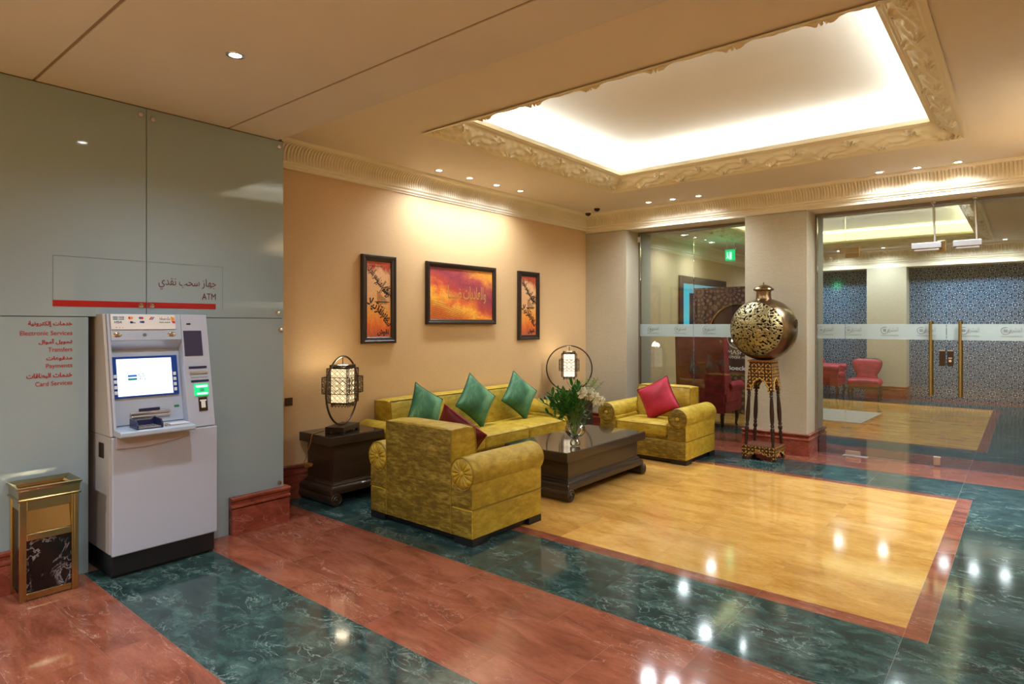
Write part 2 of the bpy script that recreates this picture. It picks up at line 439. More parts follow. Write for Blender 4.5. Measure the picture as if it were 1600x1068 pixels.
def text(name, body, size, loc, rot, mat, parent=None, align='LEFT', ext=0.0005, width=None, shear=0, bold=0.0, height=None):
    cu = bpy.data.curves.new(name, 'FONT'); cu.body = body; cu.size = size; cu.align_x = align; cu.extrude = ext; cu.resolution_u = 4; cu.shear = shear; cu.offset = bold
    o = bpy.data.objects.new('tmp_text', cu); C.objects.link(o)
    bpy.context.view_layer.update()
    me = bpy.data.meshes.new_from_object(o.evaluated_get(bpy.context.evaluated_depsgraph_get()))
    bpy.data.objects.remove(o); bpy.data.curves.remove(cu)
    me.name = name
    xs = [v.co.x for v in me.vertices]; ys = [v.co.y for v in me.vertices]
    if width and xs:
        k = width / (max(xs) - min(xs))
        for v in me.vertices: v.co.x *= k
    if height and ys:
        k = height / (max(ys) - min(ys))
        for v in me.vertices: v.co.y *= k
    me.materials.clear(); me.materials.append(mat)
    m = bpy.data.objects.new(name, me); C.objects.link(m); m.location = loc; m.rotation_euler = rot
    if parent is not None: m.parent = parent
    return m
RX = (PI / 2, 0, PI / 2)   # faces +X, reads towards +Y
RY = (PI / 2, 0, 0)        # faces -Y, reads towards +X
def join(objs, name, parent=None):
    """merge meshes into one (lettering only)"""
    bm = bmesh.new(); mats = []
    for o in objs:
        o.update_tag()
    bpy.context.view_layer.update()
    for o in objs:
        for m in o.data.materials:
            if m not in mats: mats.append(m)
        t = o.data.copy(); t.transform(o.matrix_local if o.parent is None else o.matrix_basis)
        idx = [mats.index(m) for m in o.data.materials]
        for p in t.polygons: p.material_index = idx[p.material_index] if idx else 0
        bm.from_mesh(t); bpy.data.meshes.remove(t)
    me = bpy.data.meshes.new(name); bm.to_mesh(me); bm.free()
    for m in mats: me.materials.append(m)
    for o in objs: bpy.data.objects.remove(o)
    r = bpy.data.objects.new(name, me); C.objects.link(r)
    if parent is not None: r.parent = parent
    return r

# ------------------------------------------------------------------ floor
def floor_tiles(zones):
    vs = []; fs = []; mi = []; cols = []; mats = [M['red'], M['green'], M['yellow'], M['grout']]
    g = 0.0006
    for (x0, x1, y0, y1, m, xj, yj) in zones:
        X = [x0] + [q for q in sorted(xj) if x0 + .01 < q < x1 - .01] + [x1]; Y = [y0] + [q for q in sorted(yj) if y0 + .01 < q < y1 - .01] + [y1]
        for i in range(len(X) - 1):
            for j in range(len(Y) - 1):
                b = len(vs); r = (random.random(), random.random(), random.random())
                vs += [(X[i] + g, Y[j] + g, 0), (X[i + 1] - g, Y[j] + g, 0), (X[i + 1] - g, Y[j + 1] - g, 0), (X[i] + g, Y[j + 1] - g, 0)]
                fs.append((b, b + 1, b + 2, b + 3)); mi.append(m); cols.append(r)
    b = len(vs); z = -0.0006
    vs += [(-5.2, -3, z), (4.6, -3, z), (4.6, 15.4, z), (-5.2, 15.4, z)]; fs.append((b, b + 1, b + 2, b + 3)); mi.append(3); cols.append((0, 0, 0))
    b = len(vs)
    vs += [(-5.2, -3, -.1), (4.6, -3, -.1), (4.6, 15.4, -.1), (-5.2, 15.4, -.1)]; fs.append((b + 3, b + 2, b + 1, b)); mi.append(3); cols.append((0, 0, 0))
    me = bpy.data.meshes.new('floor'); me.from_pydata(vs, [], fs)
    for m in mats: me.materials.append(m)
    me.polygons.foreach_set('material_index', mi)
    at = me.attributes.new('tile', 'FLOAT_VECTOR', 'FACE'); at.data.foreach_set('vector', [c for t in cols for c in t])
    o = bpy.data.objects.new('floor', me); C.objects.link(o); tag(o, kind='structure'); return o
XJ = [-0.46 + 0.6955 * k for k in range(-8, 9)]
RED, GRN, YEL = 0, 1, 2
Z = []
Z.append((XG, 4.5, -3, 0.555, YEL, XJ, [-3 + .576 * k for k in range(8)]))
Z.append((XG, 4.5, 0.555, 0.655, RED, XJ, []))
Z.append((XG, 4.5, 0.655, 1.235, RED, XJ, [0.995]))
Z.append((XG, 4.5, 1.235, 1.91, GRN, [q + .1 for q in XJ], []))
Z.append((XG, 4.5, 1.91, 2.135, RED, XJ, []))
Z.append((XG, 4.5, 2.135, 2.515, RED, [q + .35 for q in XJ], []))
Z.append((XW, 4.5, 2.515, 2.81, RED, XJ, []))
Z.append((XW, XR, 2.81, 3.50, GRN, XJ, []))
def rug_floor(y0, y1, yj, xl=-4.30):
    """yellow field, red strip round it, green border down both sides"""
    Z.append((xl, -0.36, y0, y0 + .11, RED, XJ, [])); Z.append((xl, -0.36, y1 - .1, y1, RED, XJ, []))
    Z.append((xl, xl + .1, y0 + .11, y1 - .1, RED, [], yj)); Z.append((-0.46, -0.36, y0 + .11, y1 - .1, RED, [], yj))
    Z.append((xl + .1, -0.46, y0 + .11, y1 - .1, YEL, XJ, yj))
    Z.append((XW, xl, y0, y1, GRN, [], yj)); Z.append((-0.36, XR, y0, y1, GRN, [], [y0 + 1.4, y0 + 2.2]))
rug_floor(3.50, 6.60, [3.61 + .576 * k for k in range(1, 5)])
Z.append((XW, XR, 6.60, 7.29, GRN, XJ, []))
Z.append((XW, XR, 7.29, 7.82, RED, XJ, []))
Z.append((XW, XR, 7.82, 8.57, RED, XJ, []))
Z.append((XW, XR, 8.57, 9.13, GRN, XJ, []))
rug_floor(9.13, 13.80, [9.24 + .576 * k for k in range(1, 9)])
Z.append((XW, XR, 13.80, 14.49, GRN, XJ, []))
Z.append((XW, XR, 14.49, 15.3, RED, XJ, []))
floor_tiles(Z)

# ------------------------------------------------------------------ walls
def struct(name, mb, mats, **kw):
    o = mb.build(name, mats, **kw); tag(o, kind='structure'); return o
struct('wall_left', MB().box(XW - .15, XW, YE - .1, YB2, 0, ZC + .02), M['wall'])
struct('wall_right', MB().box(XR, XR + .15, YE, YB2, 0, ZC + .02), M['wall'])
struct('wall_corner', MB().box(XR, 4.6, YE, YE + .12, 0, ZC + .02), M['wall'])
struct('wall_east', MB().box(4.5, 4.65, -3.1, YE, 0, ZN + .05), M['wall'])
struct('wall_south', MB().box(XG - .1, 4.5, -3.15, -3.0, 0, ZN + .05), M['wall'])
# wall behind the glass cladding, open where the cash machine stands
b = MB()
b.box(XG - .16, XG - .03, -3.0, 1.262, 0, ZN + .02); b.box(XG - .16, XG - .03, 1.948, YE, 0, ZN + .02); b.box(XG - .16, XG - .03, 1.262, 1.948, 1.56, ZN + .02)
b.box(XW - .02, XG - .16, YE - .1, YE, 0, ZC + .02); b.box(XW - .1, XG - .16, 1.15, 1.2, 0, 1.7); b.box(XW - .1, XG - .16, 2.0, 2.05, 0, 1.7); b.box(XW - .15, XW - .1, 1.15, 2.05, 0, 1.7)
struct('wall_cladding_backing', b, M['joint'])
def clad(y0, y1, z0, z1, bolts, notch=None):
    b = MB()
    if notch: b.prism([(y0, z0), (notch[0], z0), (notch[0], notch[1]), (y1, notch[1]), (y1, z1), (y0, z1)], XG - .012, XG, 'x')
    else: b.box(XG - .012, XG, y0, y1, z0, z1)
    o = struct('wall_left_glass_panel', b, M['cladding'], bevel=0.0015, segs=1)
    for (y, z) in bolts:
        q = MB().lathe([(0.0, -.026), (.008, -.026), (.008, 0), (.016, 0), (.017, .004), (.014, .010), (.0, .012)], 16, (XG, y, z), (1, 0, 0), cap=False).build('standoff_bolt', M['chrome'], o, smooth=True)
    return o
clad(-0.30, 1.583, 1.549, 2.893, [(1.548, 2.845), (1.552, 1.622)])
clad(1.587, 2.545, 1.549, 2.893, [(1.622, 2.83), (2.505, 2.85), (1.616, 1.622), (2.495, 1.59)])
clad(-0.30, 1.262, 0.0, 1.545, [])
clad(1.950, 2.545, 0.0, 1.545, [(2.52, 1.46), (2.51, .30)], notch=(2.122, .262))
clad(-3.0, -0.304, 0, 1.545, []); clad(-3.0, -0.304, 1.549, 2.893, [])

def skirting(name, p0, p1, nrm, h=0.26, mat=None, t=0.03, m0=0.0, m1=0.0):
    """moulded marble skirting from p0 to p1, nrm = outward normal; m0/m1 extend mitred corners"""
    p0 = Vector((*p0, 0)); p1 = Vector((*p1, 0)); n = Vector((*nrm, 0)); d = (p1 - p0).normalized(); L = (p1 - p0).length
    s = h / 0.26
    prof = [(0, 0), (t, 0), (t, .175 * s), (t - .006, .18 * s), (t + .004, .186 * s), (t + .004, .200 * s), (t - .010, .208 * s), (t - .012, .225 * s), (t + .002, .240 * s), (t + .004, .255 * s), (t - .004, .26 * s), (0, .26 * s)]
    vs = []; k = len(prof)
    for q, z in prof: vs.append(p0 - d * (m0 * q) + n * q + Vector((0, 0, z)))
    for q, z in prof: vs.append(p1 + d * (m1 * q) + n * q + Vector((0, 0, z)))
    fs = [(i, (i + 1) % k, (i + 1) % k + k, i + k) for i in range(k)] + [tuple(range(k)), tuple(range(2 * k - 1, k - 1, -1))]
    return struct(name, MB().add(vs, fs), mat or M['redskirt'])
skirting('baseboard_left', (XW, YE + .02), (XW, YB), (1, 0), .285)
skirting('baseboard_right', (XR, YB), (XR, YE + .05), (-1, 0), .285)
# block at the end of the glass cladding
b = MB(); b.box(XG - .14, -4.338, 2.126, 2.572, 0, .185)
b.prism([(XG - .14, .189), (-4.342, .189), (-4.332, .196), (-4.332, .206), (-4.350, .214), (-4.352, .232), (-4.330, .248), (-4.328, .262), (-4.342, .268), (XG - .14, .268)], 2.122, 2.578, 'y')
struct('baseboard_corner', b, M['redskirt'])
skirting('baseboard_cladding', (XG, -3), (XG, 0.90), (1, 0), .24)

# columns
def column(name, x0, x1, y0, y1, z1, sides, mat):
    struct(name, MB().box(x0, x1, y0, y1, 0, z1), mat, bevel=.004)
    b = None
    for (p0, p1, nn) in sides: skirting('baseboard_' + name, p0, p1, nn, .25, m0=1, m1=1)
HB = 2.80
column('column_corner', XW, -4.24, YB, YB2, HB + .01, [((XW, YB), (-4.24, YB), (0, -1)), ((-4.24, YB), (-4.24, YG - .01), (1, 0))], M['column'])
column('column_middle', -2.625, -1.925, YB, YB2, HB + .01, [((-2.625, YB), (-1.925, YB), (0, -1)), ((-1.925, YB), (-1.925, YG - .01), (1, 0)), ((-1.925, YG + .01), (-1.925, YB2), (1, 0)), ((-2.625, YG - .01), (-2.625, YB), (-1, 0)), ((-2.625, YB2), (-2.625, YG + .01), (-1, 0)), ((-1.925, YB2), (-2.625, YB2), (0, 1))], M['column'])
struct('beam_header', MB().box(XW, XR, YB, YB2, HB, 3.4), M['cream'])
# far lobby shell
struct('wall_far_left', MB().box(XW - .2, XW - .05, YB2 - .02, 15.3, 0, ZC2 + .02), M['wall2'])
struct('wall_far_right', MB().box(XR, XR + .15, YB2 - .02, 15.3, 0, ZC2 + .02), M['wall2'])
struct('beam_far_header', MB().box(XW - .05, XR, YBB, 15.3, 2.66, 3.4), M['cream'])
column('column_far', -2.56, -1.86, YBB, 15.3, 2.66, [((-2.56, YBB), (-1.86, YBB), (0, -1)), ((-1.86, YBB), (-1.86, 15.02), (1, 0))], M['column'])
skirting('baseboard_far', (XW - .05, YB2), (XW - .05, 15.0), (1, 0), .25)

# ------------------------------------------------------------------ cornices
def cornice(name, p0, p1, nrm, z0, z1, proj=0.15, m0=1.0, m1=1.0, pitch=0.031, mat=None):
    """fluted cove cornice; m0/m1 = +1 inside corner (shortens with projection), -1 outside, 0 square"""
    p0 = Vector((*p0, 0)); p1 = Vector((*p1, 0)); n = Vector((*nrm, 0)); d = (p1 - p0).normalized(); L = (p1 - p0).length
    H = z1 - z0; prof = []
    prof += [(0.012, 0.0, 0), (0.012, .05 * H, 0), (0.026, .08 * H, 0), (0.030, .13 * H, 0), (0.022, .17 * H, 0), (0.034, .20 * H, 0), (0.040, .25 * H, 0), (.036, .27 * H, 0)]
    for k in range(8):
        t = k / 7.0; a = t * PI / 2
        prof.append((0.036 + (proj - .055) * (1 - math.cos(a)) ** 1.2, (.28 + .58 * math.sin(a) ** 0.9) * H, 1 if 0 < k < 7 else 0))
    prof += [(proj - .016, .885 * H, 0), (proj - .006, .90 * H, 0), (proj - .002, .95 * H, 0), (proj, .96 * H, 0), (proj, H, 0)]
    nf = int(L / pitch); ns = nf * 6; vs = []; k = len(prof)
    for i in range(ns + 1):
        a = L * i / ns; ph = (a / pitch) % 1.0
        dep = -0.016 * (math.sin(PI * (ph - .52) / .48) ** 0.6 if ph > .521 else 0.0)
        for (q, z, fl) in prof:
            qq = q + (dep if fl else 0)
            aa = max(m0 * qq if m0 > 0 else 0, min(L - (m1 * qq if m1 > 0 else 0), a))
            if i == 0: aa = m0 * q
            if i == ns: aa = L - m1 * q
            vs.append(p0 + d * aa + n * qq + Vector((0, 0, z0 + z - (dep * .7 if fl else 0))))
    fs = []
    for i in range(ns):
        for j in range(k - 1): fs.append((i * k + j, (i + 1) * k + j, (i + 1) * k + j + 1, i * k + j + 1))
    o = struct(name, MB().add(vs, fs), mat or M['cream'], smooth=True, merge=False, angle=50)
    return o
cornice('trim_1', (XW, YE), (XW, YB), (1, 0), 2.838, ZC, .15, 0, 1)
cornice('trim_2', (XW, YB), (XR, YB), (0, -1), 2.838, ZC, .15, 1, 1)
cornice('trim_3', (XR, YB), (XR, YE + .12), (-1, 0), 2.838, ZC, .15, 1, 0)
cornice('trim_4', (XW - .05, YBB), (XR, YBB), (0, -1), 2.745, ZC2, .15, 1, 1, .036)
cornice('trim_5', (XW - .05, YB2), (XW - .05, YBB), (1, 0), 2.79, ZC2, .15, 0, 1, .036)

# ------------------------------------------------------------------ ceilings
def ring_plane(b, X0, X1, Y0, Y1, x0, x1, y0, y1, z):
    vs = [(X0, Y0, z), (X1, Y0, z), (X1, Y1, z), (X0, Y1, z), (x0, y0, z), (x1, y0, z), (x1, y1, z), (x0, y1, z)]
    b.add(vs, [(0, 4, 5, 1), (1, 5, 6, 2), (2, 6, 7, 3), (3, 7, 4, 0)])
def leaf_height(a, v):
    """scrolling acanthus relief: a along (m), v across 0..1"""
    p = 0.235; h = 0.0
    ph = (a / p) % 1.0; kk = math.floor(a / p)
    for off in (-1, 0, 1):
        cx = (kk + off + .5) * p; dx = a - cx; sg = 1 if (kk + off) % 2 == 0 else -1
        dy = (v - (.12 if sg > 0 else .88)) * .30 * sg
        r = math.hypot(dx, dy) + 1e-6; th = math.atan2(dx, max(dy, -.2))
        env = max(0, 1 - (r / .215) ** 2)
        h += env ** .5 * (0.5 + 0.5 * math.cos(7 * th + 30 * r * sg)) ** 1.5 * (.55 + .45 * math.cos(26 * r))
    edge = min(1, v / .08, (1 - v) / .08)
    return 0.046 * min(h, 1.35) * edge
def coffer(tn, X0, X1, Y0, Y1, x0, x1, y0, y1, z, rise, inset, top, ceilname, light, col, glow_y=None, step=0.011):
    b = MB(); ring_plane(b, X0, X1, Y0, Y1, x0, x1, y0, y1, z)
    struct(ceilname, b, M['ceil'])
    # flat fillet then ornamented slope then stepped lip
    sides = [((x0, y0), (x1, y0), (0, 1)), ((x1, y0), (x1, y1), (-1, 0)), ((x1, y1), (x0, y1), (0, -1)), ((x0, y1), (x0, y0), (1, 0))]
    bb = MB()
    for (p0, p1, nn) in sides:
        p0 = Vector((*p0, 0)); p1 = Vector((*p1, 0)); n = Vector((*nn, 0)); d = (p1 - p0).normalized(); L = (p1 - p0).length
        rows = [(-.03, -.012, None), (.0, -.012, None), (.012, -.004, None), (.018, 0.0, None)]
        nv = 16; q0 = .022; q1 = inset - .055; z1_ = rise - .035
        for j in range(nv + 1):
            t = j / nv; bow = math.sin(PI * t) * -.012
            rows.append((q0 + (q1 - q0) * t, z1_ * t + bow, t))
        rows += [(q1 + .006, z1_ - .004, None), (q1 + .014, z1_ + .004, None), (q1 + .022, z1_ + .002, None), (inset - .026, rise - .028, None), (inset - .014, rise - .02, None), (inset, rise - .018, None), (inset, rise + .02, None), (inset - .02, rise + .02, None), (inset - .02, rise - .01, None), (-.15, rise - .01, None)]
        ns = int(L / step); k = len(rows); vs = []
        for i in range(ns + 1):
            a = L * i / ns
            for (q, zz, t) in rows:
                aa = max(q, min(L - q, a)) if q > 0 else a
                if i == 0: aa = q
                if i == ns: aa = L - q
                dz = 0; dq = 0
                if t is not None and 0 < t < 1:
                    h = leaf_height(a, t); dz = -h * .8; dq = h * .5
                vs.append(p0 + d * aa + n * (q + dq) + Vector((0, 0, z + zz + dz)))
        fs = []
        for i in range(ns):
            for j in range(k - 1): fs.append((i * k + j, (i + 1) * k + j, (i + 1) * k + j + 1, i * k + j + 1))
        bb.add(vs, fs)
    struct(tn, bb, M['creamleaf'], smooth=True, merge=False, angle=60)
    # upper tray
    e = .15; t = MB()
    X = (x0 - e, x1 + e, y0 - e, y1 + e); zl = z + rise - .01
    t.box(X[0] - .03, X[0], X[2], X[3], zl, top); t.box(X[1], X[1] + .03, X[2], X[3], zl, top); t.box(X[0] - .03, X[1] + .03, X[2] - .03, X[2], zl, top); t.box(X[0] - .03, X[1] + .03, X[3], X[3] + .03, zl, top)
    t.box(X[0] - .03, X[1] + .03, X[2] - .03, X[3] + .03, top, top + .05)
    struct('ceiling_tray' if 'far' not in ceilname else 'ceiling_far_tray', t, M['ceilcove'])
    # strip lights lying on the ledge behind the lip
    zz = z + rise + .012; m = inset - .10
    lx = x1 - x0 - 2 * m; ly = y1 - y0 - 2 * m; cx = (x0 + x1) / 2; cy = (y0 + y1) / 2
    for (x, y, sx, sy, aim, pw) in ((cx, y0 + m, lx, .03, (0, -.25, 1), light * lx), (cx, y1 - m, lx, .03, (0, .25, 1), light * lx), (x0 + m, cy, .03, ly, (-.25, 0, 1), light * ly), (x1 - m, cy, .03, ly, (.25, 0, 1), light * ly)):
        l = area(x, y, zz, sx, sy, pw, col, (0, 0, 1))
        l.rotation_euler = (PI, 0, 0)
struct('ceiling_over', MB().box(-5.2, 4.7, -3.2, 15.4, 3.62, 3.7), M['ceilcove'])
coffer('trim_6', XW - .02, XR + .02, YE - .06, YB, -3.75, -0.40, 3.44, 6.40, ZC, .14, .22, 3.42, 'ceiling_lobby', 2.3, (0.84, 0.94, 1.0))
coffer('trim_7', XW - .06, XR + .02, YB2, YBB, -4.1, -0.46, 9.0, 13.95, ZC2, .12, .26, 3.36, 'ceiling_far_lobby', 1.6, (0.95, 1.0, 0.62), step=.02)
# panelled corridor ceiling with dark joints
b = MB(); ys = [-3.05, -1.21, 0.995, 2.125, 2.47]
xs = [XG - .1, 4.6]
for i in range(len(ys) - 1): b.box(xs[0], xs[1], ys[i] + (.009 if i else 0), ys[i + 1] - (.009 if i < 3 else 0), ZN, ZN + .03)
b.box(xs[0], xs[1], 2.47, 2.50, ZN, ZC + .1)
struct('ceiling_corridor', b, M['ceilnear'])
struct('ceiling_corridor_joints', MB().box(xs[0], xs[1], -3.05, 2.46, ZN + .006, ZN + .05), plain('joint_tan', srgb(150, 126, 104), .8))
struct('trim_8', MB().box(XG - .03, XG - .004, -3.0, 2.545, 2.893, ZN + .001), M['joint'])

# ------------------------------------------------------------------ downlights
def downlight(x, y, z, pw, ang, aim, label, col, group=None):
    r = empty('downlight', (x, y, z), 0, label, 'downlight', group)
    MB().lathe([(.030, -.001), (.031, -.003), (.036, -.004), (.046, -.003), (.048, 0.0), (.048, .002)], 28, cap=False).build('trim_ring', M['chrome'], r, smooth=True)
    MB().lathe([(0.0, -.002), (.030, -.002)], 24, cap=False).build('lamp', M['lampon'], r)
    o = spot(0, 0, -.012, pw, ang, col=col, aim=aim); o.parent = r
    return r
M['lampon'] = emis('lamp_glow', (1, .98, .95, 1), 8.0)
for (x, y, z, pw, ang, aim, lab, col) in DL: downlight(x, y, z, pw, ang, aim, lab, col)
for (x, y, z, pw, ang) in DX_FILL: downlight(x, y, z, pw, ang, (0, 0, -1), 'added fill downlight in the unseen part of the corridor ceiling', NEUT, 'added corridor fill downlights')
for (x, y, z, pw, ang) in DR_FILL: downlight(x, y, z, pw, ang, (0, 0, -1), 'added unseen fill downlight in the lobby ceiling beside the opposite wall', NEUT, 'added fill downlights by the opposite wall')
for (x, y, z, pw, ang) in DB: downlight(x, y, z, pw, ang, (0, 0, -1), 'downlight in the ceiling of the far lobby seen through the glass', NEUT, 'far lobby downlights')

# ------------------------------------------------------------------ glazing between the two lobbies
def pane(name, x0, x1, z0, z1, y=YG, t=.012, mat=None):
    o = MB().box(x0, x1, y - t / 2, y + t / 2, z0, z1).build(name, mat or M['glass']); return tag(o, kind='structure')
struct('trim_9', MB().box(-4.238, -2.627, YG - .03, YG + .03, HB - .03, HB - .0005), M['channel'])
struct('trim_10', MB().box(-1.922, XR, YG - .03, YG + .03, HB - .03, HB - .0005), M['channel'])
struct('trim_11', MB().box(-1.922, -1.905, YG - .03, YG + .03, 0, HB - .031), M['channel'])
struct('trim_12', MB().box(-4.238, -4.222, YG - .03, YG + .03, 0, HB - .031), M['channel'])
pane('window_1', -4.221, -3.434, .001, HB - .031); pane('window_2', -3.430, -2.632, .001, HB - .031)
pane('window_3', -1.904, -1.612, .001, HB - .031)
pane('window_4', -1.608, XR - .003, 2.322, HB - .031)
d1 = pane('door_1', -1.607, -0.655, .012, 2.316); d2 = pane('door_2', -0.649, 0.30, .012, 2.316); pane('window_5', 0.305, XR - .003, .001, 2.316)
def logo(cx, z, d, mirror=False):
    """ring with a square mark, Arabic word and small capitals under it, printed on the frosted band"""
    y = YG - .0085
    b = MB(); R = .036
    pts = [(cx - .045 + R * math.cos(a), y, z + R * math.sin(a)) for a in [PI * .35 + 2 * PI * k / 28 * .86 for k in range(29)]]
    b.tube(pts, .0022, 5)
    c0 = (cx - .045, z)
    for k in range(4):
        a = k * PI / 2 + PI / 4
        b.box(c0[0] + .011 * math.cos(a) - .006, c0[0] + .011 * math.cos(a) + .006, y - .0015, y + .0015, c0[1] + .011 * math.sin(a) - .006, c0[1] + .011 * math.sin(a) + .006)
    o1 = b.build('mark', M['printgrey'])
    o2 = text('word', arabic('المشرق'), .062, (cx - .022, y, z - .012), RY, M['printgrey'], width=.105, height=.06)
    o3 = text('capitals', 'ALMASHREQ', .02, (cx - .085, y, z - .062), RY, M['printgrey'], width=.17)
    return [o1, o2, o3]
def band(parent, x0, x1, logos):
    bo = MB().box(x0, x1, YG - .0078, YG - .0066, 1.337, 1.506).build('frosted_band', M['frost'], parent)
    ls = []
    for c in logos: ls += logo(c, 1.437, 0)
    if ls: join(ls, 'printed_logo', bo)
band(bpy.data.objects['window_1'], -4.221, -3.434, [-4.02, -3.62]); band(bpy.data.objects['window_2'], -3.430, -2.632, [-3.22, -2.83])
band(bpy.data.objects['window_3'], -1.904, -1.612, [-1.82]); band(d1, -1.607, -.655, [-1.53, -1.17, -.83]); band(d2, -.649, .30, [-.46, -.12, .18]); band(bpy.data.objects['window_5'], .305, XR - .003, [])
# door furniture
for dx, hx, lx0, lx1, dd in ((0, -.786, -.714, -.659, d1), (0, -.531, -.645, -.590, d2)):
    h = MB(); h.tube([(hx, YG - .075, .745), (hx, YG - .075, 1.535)], .016, 16)
    for z in (.86, 1.42): h.cyl((hx, YG - .0065, z), (hx, YG - .07, z), .010)
    h.tube([(hx, YG + .075, .745), (hx, YG + .075, 1.535)], .016, 16)
    for z in (.86, 1.42): h.cyl((hx, YG + .0065, z), (hx, YG + .07, z), .010)
    h.build('door_handle', M['brass'], dd, smooth=True)
    lk = MB().box(lx0, lx1, YG - .03, YG - .0065, 1.065, 1.235).build('door_lock', M['bronze'], dd, bevel=.004)
    MB().box(lx0 + .002, lx1 - .002, YG - .033, YG - .0295, 1.222, 1.234).build('lock_rim', M['steel'], lk)
    if dd is d2:
        MB().cyl(((lx0 + lx1) / 2, YG - .03, 1.12), ((lx0 + lx1) / 2, YG - .038, 1.12), .013).build('lock_cylinder', M['chrome'], lk, smooth=True)
        MB().box(lx0 + .012, lx1 - .012, YG - .033, YG - .0295, 1.142, 1.156).build('lock_slot', M['steel'], lk)
MB().box(-.765, -.700, YG - .028, YG - .0065, .012, .105).build('patch_fitting', M['steel'], d1, bevel=.005)
b = MB(); b.box(-1.606, -1.45, YG - .022, YG - .0065, .012, .06); b.build('patch_fitting', M['steel'], d1, bevel=.004)
b = MB(); b.box(-1.668, -1.460, YG - .022, YG - .0065, 2.318, 2.375); b.build('patch_fitting', M['brass'], d1, bevel=.003)
b = MB(); b.box(-1.606, -1.460, YG - .022, YG - .0065, 2.262, 2.314); b.build('patch_fitting', M['brass'], d1, bevel=.003)
b = MB(); b.box(-.730, -.655, YG - .024, YG - .0065, 2.262, 2.385); b.build('patch_fitting', M['brass'], d1, bevel=.003)
MB().box(-1.63, -1.38, YG - .05, YG + .05, .0005, .004).build('floor_spring_cover', M['steel'], d1)
for i, (x0, x1, rx) in enumerate([(-.955, -.690, -.762), (-.590, -.350, -.408)]):
    r = empty('door_closer', ((x0 + x1) / 2, YG - .06, 2.30), 0, ['silver door closer box on the glass above the first brass handle', 'silver door closer box on the glass above the second brass handle'][i], 'door closer')
    T = Matrix.Translation((-(x0 + x1) / 2, -(YG - .06), -2.30))
    b = MB(); b.T = T; b.box(x0, x1, YG - .095, YG - .0065, 2.305, 2.368); b.build('housing', M['closer'], r, bevel=.006)
    b = MB(); b.T = T; b.box(x0 + .025, x1 - .02, YG - .085, YG - .0065, 2.282, 2.3045); b.build('lower_track', M['steel'], r, bevel=.003)
    b = MB(); b.T = T; b.tube([(rx, YG - .05, HB - .03), (rx + .004, YG - .05, 2.62), (rx + .012, YG - .05, 2.5), (rx + .014, YG - .05, 2.370)], .010, 10); b.cyl((rx, YG - .05, HB - .0005), (rx, YG - .05, HB - .02), .022); b.build('hanging_rod', M['steel'], r, smooth=True)

# ------------------------------------------------------------------ cushions
def pillow(b, w, h, t, n=20, pinch=.07):
    """square cushion standing in local xz plane, thickness along y"""
    hw, hh = w / 2, h / 2
    def outline(u, v):
        x = (u * 2 - 1); z = (v * 2 - 1)
        kx = 1 - pinch * (1 - z * z) ** 1.0 * 1.0; kz = 1 - pinch * (1 - x * x)
        return x * hw * kx, z * hh * kz
    for sg in (-1, 1):
        def fn(u, v):
            x, z = outline(u, v); a = max(0, 1 - abs(2 * u - 1) ** 2.4); c = max(0, 1 - abs(2 * v - 1) ** 2.4)
            y = sg * t / 2 * (a * c) ** .55
            y += .006 * noise.noise(Vector((x * 9, z * 9, sg * 3))) * (a * c) ** .5
            return (x, y, z)
        b.grid(fn, n, n, flip=(sg > 0))
    rim = [outline(k / n, 0) for k in range(n)] + [outline(1, k / n) for k in range(n)] + [outline(1 - k / n, 1) for k in range(n)] + [outline(0, 1 - k / n) for k in range(n)]
    return [(x, 0, z) for x, z in rim]
def cushion(loc, rz, lean, roll, size, mats, label, thick=.15):
    """diamond-wise cushion: roll about its own normal, lean back, then turn"""
    R = Matrix.Rotation(rz, 4, 'Z') @ Matrix.Rotation(lean, 4, 'X') @ Matrix.Rotation(roll, 4, 'Y')
    r = empty('throw_cushion', loc, 0, label, 'cushion'); r.rotation_euler = R.to_euler()
    b = MB(); rim = pillow(b, size, size, thick)
    cv = b.build('cover', mats[0], r, smooth=True, angle=80)
    MB().tube(rim, .0055, 6, closed=True).build('piping', mats[1], r, smooth=True, angle=80)
    return r

